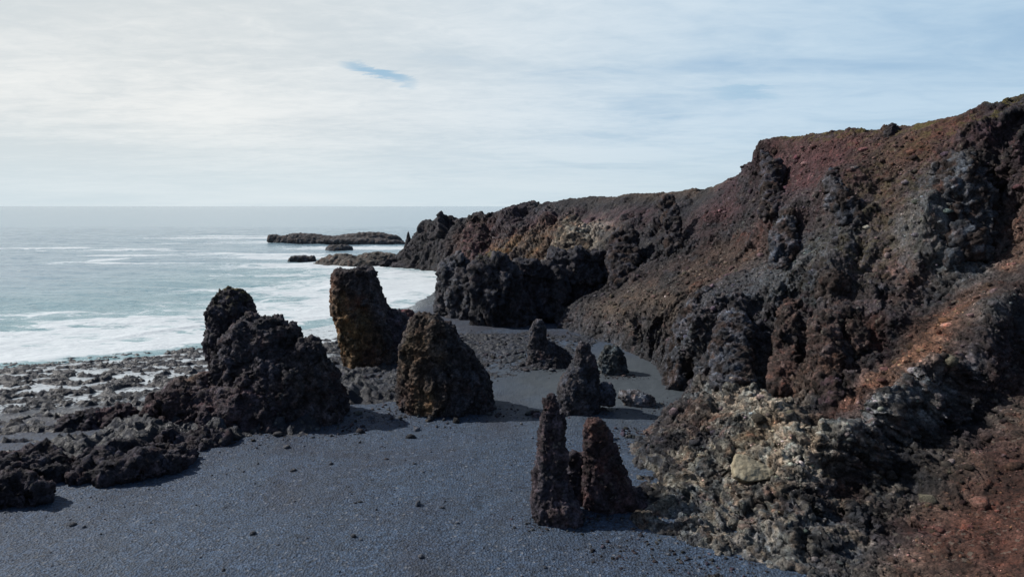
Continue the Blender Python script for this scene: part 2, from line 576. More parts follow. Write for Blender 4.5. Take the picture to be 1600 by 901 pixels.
ys = [8.0]
while ys[-1] < 265: ys.append(ys[-1] + max(0.16, ys[-1] * 0.0045))
ys = np.array(ys); nx = 620
uu = np.linspace(-1.35, 1.0, nx)
X = (uu[None] * (ys[:, None] + 14)).ravel(); Y = np.repeat(ys, nx)
P2 = np.stack([X, Y, np.zeros_like(X)], 1)
z = ground(X, Y)
sdist = shore_dist(X, Y)
dry = sstep(sdist, 2, 30)
z = z + dry * (0.22 * fbm(P2 / 9.0, 3, 5) + 0.05 * fbm(P2 / 1.3, 3, 9))
# low beach ridges parallel to the water
z = z + dry * 0.10 * np.sin(sdist / 3.2 + 2.5 * fbm(P2 / 14.0, 2, 33)) 
w1, w2, wc = worley(P2 / 0.33, 4)
z = z + dry * 0.05 * (0.6 - w1)
V = np.stack([X, Y, z], 1)
wet = (1 - sstep(sdist + 3 * fbm(P2 / 5.0, 3, 2), 0.5, 9))
wet = np.maximum(wet, sstep(-X, 12, 26) * (1 - sstep(sdist, 26, 34)))
cove = atz(960, 590, 2.0); cove2 = atz(1030, 600, 2.0)
fine = np.exp(-(((X - cove[0]) / 13) ** 2 + ((Y - cove[1]) / 14) ** 2)) * 1.5
fine = np.clip(fine + 0.35 * fbm(P2 / 3.0, 3, 8), 0, 1)
o = link('beach', make_mesh('beach', V, grid_faces(nx, len(ys)), attrs={'wet': wet, 'fine': fine, 'damp': 1 - sstep(sdist + 8 * fbm(P2 / 12., 3, 77), 22, 56), 'froth': sstep(-X, 16, 30) * (1 - sstep(sdist, 16, 34)) * np.clip(.75 + .9 * fbm(P2 / np.array([9., 4., 1]), 3, 12), 0, 1)}), MAT_BEACH)
tag(o, 'dark blue grey shingle beach between the sea stacks and the cliff', 'beach', kind='structure')

# sea ------------------------------------------------------------------------
ys = [18.0]
while ys[-1] < 70000: ys.append(ys[-1] + max(0.22, ys[-1] * (0.0042 if ys[-1] < 700 else 0.012)))
ys = np.array(ys); nx = 760
uu = np.linspace(-1.45, 0.65, nx)
X = (uu[None] * (ys[:, None] + 10)).ravel(); Y = np.repeat(ys, nx)
keep = np.repeat(ys, nx) < 900
P2 = np.stack([X, Y, np.zeros_like(X)], 1)
sdist = np.full(len(X), -900.0); sdist[keep] = shore_dist(X[keep], Y[keep])
off = -sdist
amp = sstep(off, 0, 60)
wv = np.zeros(len(X)); 
kk = keep
Pk = P2[kk]
ca, sa = math.cos(math.radians(-14)), math.sin(math.radians(-14))
Pr = np.stack([Pk[:, 0] * ca + Pk[:, 1] * sa, -Pk[:, 0] * sa + Pk[:, 1] * ca, np.zeros(len(Pk))], 1)
sw = 0.55 * perlin(Pr / np.array([40., 13., 1]), 1) + 0.35 * perlin(Pr / np.array([16., 5.5, 1]), 2) + 0.2 * ridged(Pr / np.array([6., 2.4, 1]), 3, 3)
fade = 1 - sstep(Pk[:, 1], 500, 880)
wv[kk] = (sw * (0.15 + 0.85 * amp[kk]) * 1.15 - 0.10) * fade
foam = np.zeros(len(X))
o_ = off[kk]
nzl = fbm(Pr / np.array([45., 16., 1]), 4, 21)
nz2 = fbm(Pr / np.array([22., 5., 1]), 4, 27)
surf = 0.56 * (1 - sstep(o_ + 34 * nzl, 26, 70)) * (0.25 + .75 * sstep(o_ + 4 * nz2, 3, 11))
lead = 0.42 * np.exp(-((o_ - 11 - 5 * nz2) / 4.0) ** 2)
fo = surf + lead + 0.45 * nz2 * sstep(surf, 0, .2)
# bands of dying surf
fo -= 0.40 * sstep(np.sin(o_ / 5.0 + 7 * nzl), 0.1, 0.9) * sstep(o_, 7, 14)

def foam_spot(px, py, wx, wy, a, rot=0.0):
    """a patch of broken water around a point of the sea; half sizes in metres"""
    c = atz(px, py, 0.0)
    dx_, dy_ = Pk[:, 0] - c[0], Pk[:, 1] - c[1]
    cr, sr = math.cos(rot), math.sin(rot)
    q = ((dx_ * cr + dy_ * sr) / wx) ** 2 + ((-dx_ * sr + dy_ * cr) / wy) ** 2
    return a * np.exp(-q * (1 + 0.8 * nz2)) 
SP_ = [(630, 445, 34, 34, .72, 0), (600, 425, 30, 20, .55, 0), (520, 415, 40, 14, .75, 0), (460, 402, 34, 9, .8, 0), (600, 388, 50, 14, .8, 0),
       (500, 378, 60, 14, .65, 0), (340, 372, 55, 9, .95, 0), (385, 369, 40, 8, .9, 0), (330, 380, 50, 5, .6, 0),
       (395, 396, 26, 7, .85, 0), (430, 398, 30, 7, .7, 0), (190, 391, 36, 3.6, 1.0, 0.0), (225, 389, 16, 3.6, .9, 0.0), (215, 399, 24, 3.2, .95, 0), (205, 411, 30, 2.6, .9, 0), (170, 406, 9, 4, .8, .9),
       (75, 388, 40, 3, .75, 0), (585, 440, 30, 12, .5, 0), (450, 455, 30, 10, .4, 0), (490, 480, 30, 16, .55, 0), (430, 430, 30, 7, .35, 0)]
for s in SP_: fo = np.maximum(fo, foam_spot(*s) + 0.0 * fo)
# broken crests rolling in, each a raised line of white water
for oc, hh, ph in ((17, .35, 11), (31, .55, 12), (47, .6, 13), (70, .55, 14)):
    wob = 9 * fbm(Pr / np.array([38., 40., 1]), 3, 600 + ph)
    gate_ = sstep(fbm(Pr / np.array([26., 60., 1]), 3, 620 + ph), .0 if oc < 40 else .12, .3)
    x_ = o_ - oc - wob
    crest = np.where(x_ > 0, np.exp(-(x_ / 2.6) ** 2), np.exp(-(x_ / 1.1) ** 2)) * gate_
    wv[kk] += hh * crest
    fo = np.maximum(fo, 1.05 * gate_ * np.exp(-((x_ - .2) / 1.5) ** 2) * (1 + .5 * nz2))
foam[kk] = np.clip(fo, 0, 1.05)
shal = np.zeros(len(X)); shal[kk] = np.clip(0.9 * (1 - sstep(o_ + 20 * nzl, 20, 150)) + 0.25 * nzl, 0, 1)
V = np.stack([X, Y, wv], 1)
o = link('sea', make_mesh('sea', V, grid_faces(nx, len(ys)), attrs={'foam': foam, 'shallow': shal}, smooth_shade=True), MAT_SEA)
tag(o, 'grey blue sea with white surf rolling onto the black beach', 'sea', kind='structure')

def inpoly(x, y, poly):
    ins = np.zeros(len(x), bool)
    j = len(poly) - 1
    for i in range(len(poly)):
        xi, yi = poly[i]; xj, yj = poly[j]
        c = ((yi > y) != (yj > y)) & (x < (xj - xi) * (y - yi) / (yj - yi + 1e-12) + xi)
        ins ^= c; j = i
    return ins

# ------------------------------------------------------------------ terrain of the cliff: a net of surveyed points
C = dict(pur=(.040, .023, .028), red=(.058, .026, .019), brn=(.045, .029, .023), gry=(.033, .035, .041), drk=(.0125, .0125, .0155),
         och=(.135, .085, .040), crm=(.22, .195, .158), org=(.115, .060, .038), scr=(.047, .035, .0275), gbl=(.080, .083, .086),
         mar=(.050, .0225, .024))
pts = []   # x y z rock r g b moss
def add(p, r, c, moss=0.0):
    pts.append([*p, r, *C[c], moss])
chains = {
 'brow': [(1760,132,62,.6,'drk'),(1680,140,65,.6,'drk'),(1600,147,68,.8,'drk'),(1550,152,70,.8,'drk'),(1490,180,73,.5,'red'),(1430,190,76,.5,'brn'),
          (1395,197,78,.5,'brn'),(1300,204,85,.4,'brn'),(1215,214,95,.7,'brn'),(1190,236,100,.9,'drk'),(1150,270,114,.6,'pur'),(1110,291,130,.3,'scr'),
          (1000,304,165,.3,'scr'),(900,309,188,.3,'drk'),(850,318,200,.7,'drk'),(800,323,212,.9,'drk'),(770,335,220,.9,'drk'),(735,333,225,1,'drk'),
          (700,340,232,1,'drk'),(656,343,239,.5,'drk'),(645,368,241,.5,'drk')],
 'upper': [(1760,170,59,.8,'pur'),(1600,195,64,.8,'pur'),(1540,205,67,.7,'pur'),(1450,225,71,.5,'red'),(1380,235,75,.4,'brn'),(1300,240,81,.25,'mar'),(1240,250,88,.3,'mar'),
           (1200,268,95,.9,'drk'),(1140,300,113,.5,'pur'),(1100,312,127,.4,'drk'),(1000,318,160,.5,'drk'),(900,322,183,.5,'drk'),(840,332,197,.7,'drk')],
 'w1': [(1760,240,55,.8,'drk'),(1600,250,65,.9,'drk'),(1540,260,66,1,'drk'),(1450,275,68.5,.9,'gry'),(1380,280,72.5,.7,'brn'),(1300,290,77.5,.8,'mar'),(1220,310,86,.8,'mar'),
        (1180,325,93,.8,'drk'),(1120,345,109,.7,'mar'),(1060,345,126,.9,'drk'),(1000,340,147,.8,'pur'),(900,345,175,.8,'pur'),(840,350,191,.9,'pur'),
        (780,360,206,.8,'pur'),(730,365,217,.9,'red'),(690,375,227,.8,'drk'),(650,380,237,.9,'drk'),(628,396,241,.8,'drk')],
 'w2': [(1760,320,54,.5,'brn'),(1600,325,64,.9,'drk'),(1550,345,64.5,1,'drk'),(1480,355,63,1,'gbl'),(1400,365,66.5,.7,'brn'),(1320,370,70,.9,'gry'),(1250,390,75,1,'gry'),
        (1180,400,82,.7,'brn'),(1120,400,92,.45,'brn'),(1070,390,106,.9,'drk'),(1010,385,124,.9,'drk'),(960,375,140,.9,'drk'),(905,375,155,.9,'crm'),
        (850,385,168,.9,'brn'),(790,390,183,.9,'och'),(740,400,203,.8,'red'),(700,405,217,.8,'drk'),(660,408,229,.8,'drk')],
 'foot': [(1600,395,60.7,.5,'brn'),(1545,402,61.8,.8,'drk'),(1450,490,59,.9,'drk'),(1330,600,52.5,.9,'drk'),(1275,655,49,.8,'drk')],  # drk points paint the shadowed hollow under the wall
 'w3': [(1480,430,61.5,.9,'brn'),(1400,440,63,.7,'red'),(1300,450,66,1,'gry'),(1240,470,67.5,1,'gry'),(1160,465,70.5,1,'gry'),(1100,465,73.5,1,'gry'),
        (1050,470,80,.4,'scr'),(1000,460,95,.15,'scr'),(960,450,111,.4,'drk'),(930,440,119,.7,'drk'),(1130,430,82,.3,'brn'),(1060,430,92,.2,'scr')],  # drk points put the shade of the pit beside the buttress into the colour
 'w4': [(1370,520,57,.9,'red'),(1300,550,57.5,1,'brn'),(1240,555,60.5,1,'brn'),(1170,540,64.5,1,'gry'),(1110,535,68,1,'gry'),(1050,530,75,.7,'gry'),(1000,500,87,.12,'scr'),
        (950,480,100,.12,'scr'),(905,470,109,.3,'drk')],  # last point darkened too, as painted shade on the pit floor
 'gullytop': [(1130,590,62,.6,'brn'),(1200,606,57,.8,'brn'),(1250,628,52.5,.8,'drk')],
 'chute': [(1680,330,58,.2,'org'),(1600,400,59.3,.15,'org'),(1500,485,55.8,.15,'org'),(1400,572,50.5,.2,'org'),(1300,650,47.5,.3,'red'),(1290,725,45.5,.3,'red'),(1322,780,41.3,.3,'red')],
 'crestC': [(1090,593,63,1,'gbl'),(1130,598,60,1,'gbl'),(1160,606,56.5,1,'crm'),(1222,634,48.7,1,'crm'),(1243,688,42.2,1,'crm'),(1252,752,38.9,1,'gry'),(1262,830,36,.9,'gry'),(1300,901,32.5,.8,'gry')],
 'frontC': [(1045,635,58.5,.9,'gry'),(1110,650,53,1,'brn'),(1120,690,48,1,'gry'),(1090,740,44.2,1,'gbl'),(1180,690,46,1,'och'),(1185,735,43.2,1,'crm'),(1180,800,39,1,'gbl'),(1080,800,39,.9,'gbl'),(1100,860,35.6,.8,'gry'),(1200,870,34.6,.9,'gbl')],
 'ridge': [(1330,652,43.0,1,'gbl'),(1400,602,45.6,1,'gbl'),(1500,537,49,1,'brn'),(1570,472,52.5,1,'gbl'),(1640,430,55,1,'pur'),(1760,390,56,1,'pur')],  # paler gbl points: sunlit top surfaces painted into the rock colour
 'ridgeface': [(1345,695,42.2,1,'gbl'),(1400,675,44.7,1,'gbl'),(1500,600,48.2,1,'gbl'),(1590,525,51.9,1,'gry'),(1680,460,54,1,'gry')],
 'ridgefoot': [(1335,850,36,.7,'gry'),(1352,815,38,.8,'drk'),(1395,745,42.3,.8,'drk'),(1455,705,44.2,.7,'drk'),(1530,650,47.3,.6,'drk'),(1605,600,50.2,.5,'brn'),(1760,520,52,.4,'brn')],  # drk points lay the ridge's cast shadow into the colour
 'scree': [(1600,640,46,.12,'scr'),(1500,720,41.5,.1,'scr'),(1420,800,38,.1,'scr'),(1380,901,32,.15,'scr'),(1500,830,35.3,.06,'red'),(1600,750,38.6,.06,'red'),
           (1600,901,30,.06,'red'),(1760,901,27,.06,'red'),(1760,750,34,.06,'red'),(1760,620,43,.1,'brn'),(1600,1000,24.5,.06,'red'),(1400,1000,26.6,.1,'scr'),(1760,1050,20.5,.06,'red'),
           (1900,900,25,.06,'red')],
}
def dens(ch, step=2.5):
    out = []
    for (x0, y0, d0, r0, c0), (x1, y1, d1, r1, c1) in zip(ch[:-1], ch[1:]):
        a, b = at(x0, y0, d0), at(x1, y1, d1)
        n = max(1, int(np.linalg.norm(a - b) / step))
        for i in range(n):
            tt = i / n
            out.append([*(a * (1 - tt) + b * tt), r0 * (1 - tt) + r1 * tt,
                        *(np.array(C[c0]) * (1 - tt) + np.array(C[c1]) * tt), 0.0])
    x1, y1, d1, r1, c1 = ch[-1]
    out.append([*at(x1, y1, d1), r1, *C[c1], 0.0])
    return out
for nm, ch in chains.items():
    if nm in ('scree',):
        for (x, y, d_, r, c) in ch: add(at(x, y, d_), r, c)
    else:
        pts += dens(ch)
# plateau behind the brow
for (x, y, d_, r, c) in chains['brow']:
    p = at(x, y, d_)
    if x >= 1100: dirs = np.array([.9, .35, 0])
    elif x >= 790: dirs = np.array([.35, .9, 0])
    else: dirs = np.array([.1, 1.0, 0])
    drop = (0.15, 0.6, 2.5, 12) if x > 790 else (0.8, 4, 14, 22)
    for dist, dz_ in zip((5, 14, 45, 160), drop):
        q = p + dirs * dist; q[2] = max(q[2] - dz_, -2.5)
        pts.append([*q, .15, *C['scr' if x > 790 else 'drk'], 0.6 if (dist < 20 and x > 1190) else 0.0])
# toes, at and under the beach
toe = [(1300,960),(1180,925),(1085,897),(1010,868),(958,836),(985,800),(1000,760),(985,705),(1022,668),(1060,640),(1078,618),(1040,568),(998,547),(920,526),(868,512)]
prev = None
tp = [G(x, y) for x, y in toe]
tp = [(p0 * (1 - s) + p1 * s) for p0, p1 in zip(tp[:-1], tp[1:]) for s in (0, .25, .5, .75)] + [tp[-1]]
for p in tp:
    g = float(ground(p[0], p[1]))
    add((p[0], p[1], g + 0.05), .7, 'gry')
    v = np.array([-4.0, 60.0]) - p[:2]; v /= np.linalg.norm(v)
    add((p[0] + v[0] * 2.2, p[1] + v[1] * 2.2, g - 1.2), .6, 'gry')
# behind the buttress: the bay between buttress and headland
for x, y, zz in [(6,118,2.5),(2,135,1.5),(-4,152,.5),(-10,175,-1.2),(-16,200,-1.2),(-26,222,-1.2),(-36,230,-1.2),(-47,238,-1.2),(-50,246,-1.2),(-42,258,-1.2),(12,140,4),(6,160,3),(-1,180,2)]:
    add((x, y, zz), .7, 'drk')
tin = np.array(pts)
res = delaunay_2d_cdt([Vector((p[0], p[1])) for p in tin], [], [], 0, 1e-4)
vo, _, fo_, ov = res[0], res[1], res[2], res[3]
V = np.zeros((len(vo), tin.shape[1]))
for i, src in enumerate(ov): V[i] = tin[src[0]]
T = np.array([list(f) for f in fo_])
# wind upwards
A = V[T[:, 1], :2] - V[T[:, 0], :2]; B = V[T[:, 2], :2] - V[T[:, 0], :2]
flip = (A[:, 0] * B[:, 1] - A[:, 1] * B[:, 0]) < 0
T[flip] = T[flip][:, ::-1]
# drop long slivers of the hull that would roof over the beach
L = np.linalg.norm(V[T][:, [0, 1, 2], :2] - V[T][:, [1, 2, 0], :2], axis=2).max(1)
zc_ = V[T][:, :, 2]
cxy = V[T][:, :, :2].mean(1)
poly_cove = [tuple(p[:2]) for p in tp] + [(6,118),(2,135),(-4,152),(-10,175),(-16,200),(-26,222),(-36,230),(-47,238),(-60,240),(-90,120),(-60,0),(8,0)]
T = T[~(inpoly(cxy[:, 0], cxy[:, 1], poly_cove) & (L > 5.0))]

def cam_d(M): return np.sqrt(M[:, 0] ** 2 + M[:, 1] ** 2 + (M[:, 2] - CAMZ) ** 2)
V, T = refine(V, T, lambda M: np.full(len(M), 2.2) * np.maximum(1, cam_d(M) / 120))
V = smooth(V, T, 2, 0.5)
V, T = refine(V, T, lambda M: np.clip(cam_d(M) * 0.0029, 0.10, 3.0) * np.where((np.abs(M[:, 0]) > 0.9 * M[:, 1] + 6), 4.0, 1.0)
              * np.where((M[:, 2] > 14) & (M[:, 7] + (M[:, 3] < .16) > .9), 2.0, 1.0))
print('cliff verts', len(V), 'tris', len(T))

def blocks(Q, seed):
    gap, cid, tilt = facets(Q, seed)
    return 0.75 * (cid - 0.5) + 1.2 * tilt - 0.30 * (1 - sstep(gap, 0.0, 0.12))

def craggy(P, N, r, amp=1.0, size=1.0, seed=0):
    """displacement along the normal for clinkery lava; r = how rocky (0 scree .. 1 crag)"""
    W = np.stack([perlin(P / (4 * size), seed + 91), perlin(P / (4 * size), seed + 92), perlin(P / (4 * size), seed + 93)], 1) * 1.3 * size
    Q = P + W
    tall = np.array([1, 1, 0.32])
    big = ridged(Q * tall / (6.0 * size), 5, seed + 3) - 0.62
    return r * amp * size * (3.0 * big + 0.85 * blocks(Q * np.array([1, 1, .5]) / (2.9 * size), seed + 11))

def craggy_fine(P, r, amp=1.0, size=1.0, seed=0):
    W = np.stack([perlin(P / 1.1, seed + 71), perlin(P / 1.1, seed + 72), perlin(P / 1.1, seed + 73)], 1) * 0.45
    Q = P + W
    rr = ridged(Q * np.array([1, 1, .75]) / 1.6, 6, seed + 15, .68) - 0.56
    gate = 0.25 + 0.9 * sstep(fbm(P / 3.3, 2, seed + 19), -.2, .3)
    return amp * ((0.08 + 0.92 * r) * 0.30 * gate * blocks(Q * np.array([1, 1, .7]) / 1.05, seed + 12) + (.05 + r) * 0.85 * rr
                  + (0.25 + .75 * r) * (0.24 * blocks(Q * np.array([1, 1, .8]) / 0.46, seed + 14) + 0.13 * blocks(P / 0.24, seed + 16)))

P = V[:, :3].copy(); r = V[:, 3].copy()
stream = sstep(fbm(P * np.array([1, 1, .30]) / 8.0, 3, 501) + .35 * fbm(P / 2.5, 3, 502), -.10, .22)
upper_w = sstep(P[:, 2], 8, 12) * sstep(P[:, 0], 8, 22)
r = r * (1 - upper_w * (1 - (.30 + .70 * stream)))
r = np.clip(r + 0.40 * fbm(P / 7.0, 3, 55) * sstep(r, .2, .5), 0.0, 1.15)
N = normals(P, T)
far = np.clip(cam_d(P) / 110.0, 0.75, 1.35)
low = 1 - 0.6 * sstep(-P[:, 2], -4.0, -1.6)
cd = cam_d(P)
wf = sstep(cd, 95, 150)
disp = craggy(P, N, r * low, 0.85, 1.0, 0) * (1 - .55 * wf) + craggy(P, N, r, 0.85, 2.3, 30) * wf
P = P + N * disp[:, None]
prot = disp / (1 + 1.0 * wf)                       # what stands proud is bare rock, hollows fill with debris
r = r * (0.30 + 0.70 * sstep(prot, -1.1, 0.05))
near_out = np.exp(-((P - at(1160, 750, 42.5)) ** 2).sum(1) / 100)
P = P - N * (disp * .45 * near_out)[:, None]

def knob(px, py, Y, rad, out=1.0, rz=None):
    """a rock rib / pinnacle pushed out of the slope"""
    global P
    c = at(px, py, Y); rz = rz or rad
    q = ((P[:, 0] - c[0]) / rad) ** 2 + ((P[:, 1] - c[1]) / rad) ** 2 + ((P[:, 2] - c[2]) / rz) ** 2
    g = np.exp(-q * 1.3)
    dirv = np.array([-0.75, -0.45, 0.5])
    P = P + g[:, None] * out * dirv
for k in [(1175,530,64.5,1.6,2.2,4.0),(1240,520,62,1.3,2.4,4.5),(1310,510,59.5,1.8,2.6,4.5),(1105,500,70,1.8,2.4,4),(1060,545,71,1.8,1.8,3),(1200,250,98,2.4,2.6,5),
          (1222,350,84,2.4,2.6,5),(1310,290,77,2.2,2.2,3),(1340,310,75,2,2,3),(1480,330,64,3.2,3.0,4.5),(1250,330,80,2.0,2.0,4),(1045,330,128,3,3.5,5),(1125,350,107,2.6,2.5,4),
          (985,330,150,3,3.2,5),(905,360,160,3,3,5),(860,350,185,3.5,3.5,6),(800,345,203,4,3.5,6),(1390,197,78,1.1,1.3,1.3),(1305,440,67,2.2,2.0,3),(1400,520,57.5,2.0,2.0,3),
          (1290,580,55.5,1.8,1.8,3),(1395,640,45.5,1.6,1.4,2),(1560,500,53,2.0,1.7,2.5),(1220,625,50.5,1.6,1.2,2)]:
    knob(k[0], k[1], k[2], k[3], k[4], k[5])
N = normals(P, T)
lay_w = np.clip(np.exp(-((P - at(1170, 740, 43)) ** 2).sum(1) / 130) * 1.4 + .8 * np.exp(-((P - at(1450, 620, 47)) ** 2).sum(1) / 90), 0, 1)
Pw = P + 1.2 * np.stack([fbm(P / 4, 2, 401), fbm(P / 4, 2, 402), fbm(P / 4, 2, 403)], 1)
lay = (Pw[:, 2] + .22 * Pw[:, 0] - .12 * Pw[:, 1])
lay_n = ridged(np.stack([Pw[:, 0] / 5.5, Pw[:, 1] / 5.5, lay / .70], 1), 4, 405, .62) - .55
P = P + N * (lay_w * 1.05 * lay_n)[:, None]
N = normals(P, T)
farf = np.clip(cam_d(P) / 75.0, 0.75, 1.15)
P = P + N * (craggy_fine(P, r * (0.35 + .65 * low) * (1 - .55 * lay_w), 1.0, 1.0, 5) * farf)[:, None]
col = V[:, 4:7].copy()
def blob_col(Pv, col, spots):
    wp_ = np.stack([fbm(Pv / 2.2, 4, 171), fbm(Pv / 2.2, 4, 172), fbm(Pv / 2.2, 4, 173)], 1) * 1.6 if len(spots) else 0
    for px, py, Y, rad, cn, a in spots:
        c = at(px, py, Y)
        q = ((Pv + wp_ * rad * .7 - c) ** 2).sum(1) / rad ** 2
        f = np.clip(a * np.exp(-q) * (1.0 + 1.0 * fbm(Pv / (rad * .5), 3, 77)), 0, 1)[:, None]
        col = col * (1 - f) + np.array(C[cn]) * f
    return col
big = fbm(P / 12.0, 4, 61)[:, None]
col = col * np.clip(1 + 0.8 * big, .45, 1.7)
strata = fbm(np.stack([P[:, 0] / 9, P[:, 1] / 9, P[:, 2] / 2.2], 1), 4, 64)[:, None]
col = np.where(strata > 0.08, col * (1 - np.clip((strata - .08) * 3, 0, .7)) + np.array(C['gry']) * np.clip((strata - .08) * 3, 0, .7) * (0.3 + .7 * r[:, None]), col)
rocky = sstep(r, .3, .7)[:, None]
bare = sstep(prot + .5 * fbm(P / 1.5, 4, 311), -.15, .75)[:, None] * rocky
debris = sstep(-prot + .5 * fbm(P / 1.5, 4, 312), .1, .9)[:, None] * rocky
pale_zone = (col.mean(1, keepdims=True) > .055)
col = np.where(pale_zone, col, col * (1 - .7 * bare) + .7 * bare * (np.array(C['gry']) * .55 + np.array(C['pur']) * .3))
red_ = np.where(fbm(P / 11, 3, 313)[:, None] > 0, np.array(C['mar']), np.array(C['brn']))
col = np.where(pale_zone, col, col * (1 - .75 * debris) + .75 * debris * red_ * .95)
col = blob_col(P, col, [(1185,735,43,3.0,'crm',.55),(1180,610,55,3,'crm',.4),(1130,600,60,2.5,'crm',.4),(1240,690,43,2,'crm',.7),(1480,380,63,5,'gbl',.9),(1250,420,72,5,'gbl',.6),
    (1240,330,82,4,'gry',.8),(1300,320,78,3,'gbl',.5),(905,365,160,6,'crm',.6),(850,375,175,8,'och',.35),(700,360,230,14,'drk',.6),(740,385,212,8,'red',.7),(1290,590,55,2,'org',.7),
    (1170,560,64,1.6,'org',.6),(1220,230,92,5,'mar',.8),(1280,260,82,6,'mar',.8),(1560,560,50,3,'pur',.5),(1590,370,61,2.5,'org',.6),(1150,450,73,5,'gry',.6),(1180,860,35,4,'gbl',.5),(1060,370,112,6,'gry',.4)])
def mottled(Pv, col, k=1.0, seed=0):
    """every broken block has its own tone, as fresh and weathered faces do"""
    Wv = np.stack([perlin(Pv / .8, seed + 1), perlin(Pv / .8, seed + 2), perlin(Pv / .8, seed + 3)], 1) * .4
    for sz, a in ((1.1, .40), (.38, .55)):
        _, cid, _ = facets((Pv + Wv) * np.array([1, 1, .7]) / sz, seed + 5)
        cid = cid[:, None]
        col = col * (1 + k * a * (2 * cid - 1.0)) * (1 + k * .08 * np.array([1, 0, -.7]) * np.sin(cid * 37))
    return np.clip(col, .004, 1)
bands = fbm(np.stack([Pw[:, 0] / 5, Pw[:, 1] / 5, lay / .30], 1), 4, 411)
col = col * (1 + lay_w[:, None] * np.clip(2.4 * bands, -.65, 1.3)[:, None])
tanc = np.array([.150, .130, .100])
ft = (np.clip(near_out * 1.3, 0, 1) * sstep(bands + .4 * fbm(P / 2.0, 3, 412), -.10, .22) * sstep(r, .3, .6))[:, None] * .85
col = col * (1 - ft) + tanc * ft
col = mottled(P, col, .35 + .65 * np.clip(r, 0, 1)[:, None])
slope_up = N[:, 2]
moss = V[:, 7] + 0.8 * sstep(slope_up, .55, .85) * sstep(P[:, 2], 27.0, 29.5) * (P[:, 0] < 52)
moss = np.clip(moss + 0.35 * np.exp(-((P - at(1400, 290, 72)) ** 2).sum(1) / 40) + .35 * np.exp(-((P - at(1340, 420, 68)) ** 2).sum(1) / 25), 0, 1)

# split the net into the cliff, the pale outcrop, the ridge and the scree by where each stands
def plan(lst): return [tuple(at(x, y, d_)[:2]) for x, y, d_ in lst]
poly_out = plan([(1300,640,49),(1282,725,44),(1316,790,39.5),(1325,901,32),(1300,1100,22)]) + [(5, 22), (5, 45), (12, 70)] + plan([(1085,588,64),(1160,600,58.5),(1235,625,53)])
poly_rid = plan([(1290,660,47),(1400,590,49),(1500,515,53.5),(1570,450,57),(1640,410,60),(1900,340,62),(1900,500,53),(1760,520,52),(1605,602,50),(1455,708,44),(1395,748,42.2),(1345,830,37),(1318,790,40),(1285,725,44)])
cen = V[T][:, :, :2].mean(1)
m_out = inpoly(cen[:, 0], cen[:, 1], poly_out)
m_rid = inpoly(cen[:, 0], cen[:, 1], poly_rid) & ~m_out
poly_scr = plan([(1318,800,39.8),(1345,830,37),(1395,748,42.2),(1455,708,44),(1605,602,50),(1760,520,52),(1950,500,53),(1950,1200,15),(1325,1200,16),(1325,901,32)])
m_scr = inpoly(cen[:, 0], cen[:, 1], poly_scr) & ~m_out & ~m_rid
m_cl = ~(m_out | m_rid | m_scr)
def piece(mask, name):
    t = T[mask]; u, inv = np.unique(t, return_inverse=True)
    t = inv.reshape(t.shape)
    return make_mesh(name, P[u], t, col[u], {'rock': np.clip(r[u], 0, 1), 'moss': moss[u]})
tag(link('cliff', piece(m_cl, 'cliff'), MAT_ROCK), 'high dark red and grey lava cliff running out to a headland', 'cliff', kind='structure')
tag(link('scree_slope', piece(m_scr, 'scree_slope'), MAT_ROCK), 'smooth red brown scree slope at the lower right', 'scree', kind='structure')
tag(link('rock_outcrop', piece(m_out, 'rock_outcrop'), MAT_ROCK), 'pale grey and cream layered outcrop at the foot of the cliff beside the split pinnacles', 'rock outcrop')
tag(link('rock_ridge', piece(m_rid, 'rock_ridge'), MAT_ROCK), 'purple grey rock ridge slanting up to the right above the red scree', 'rock ridge')

# ------------------------------------------------------------------ free standing rocks
def loft(Y, slices, depth=0.8, lean=0.0, n=28, extra=1.2, sq=2.4):
    """rings from a silhouette read at distance Y: (pixel row, left, right)"""
    Vv, Ff = [], []
    rings = []
    for (py, xl, xr) in slices:
        a, b = at(xl, py, Y), at(xr, py, Y)
        rings.append([(a[0] + b[0]) / 2, Y, a[2], max((b[0] - a[0]) / 2, 0.05)])
    l = rings[-1]
    rings.append([l[0], l[1], l[2] - extra, l[3] * 1.06])
    zt = rings[0][2]
    th = np.linspace(0, 2 * np.pi, n, endpoint=False)
    ct, st = np.cos(th), np.sin(th)
    ex = 2 / sq
    ux, uy = np.sign(ct) * np.abs(ct) ** ex, np.sign(st) * np.abs(st) ** ex
    for (cx_, cy_, zz, hw) in rings:
        hd = hw * depth
        for i in range(n):
            Vv.append((cx_ + ux[i] * hw, cy_ + uy[i] * hd + lean * (zz - zt), zz))
    for k in range(len(rings) - 1):
        for i in range(n):
            j = (i + 1) % n
            Ff.append((k * n + i, k * n + j, (k + 1) * n + j, (k + 1) * n + i))
    Ff.append(tuple(range(n))); Ff.append(tuple(range((len(rings) - 1) * n, len(rings) * n))[::-1])
    return Vv, Ff

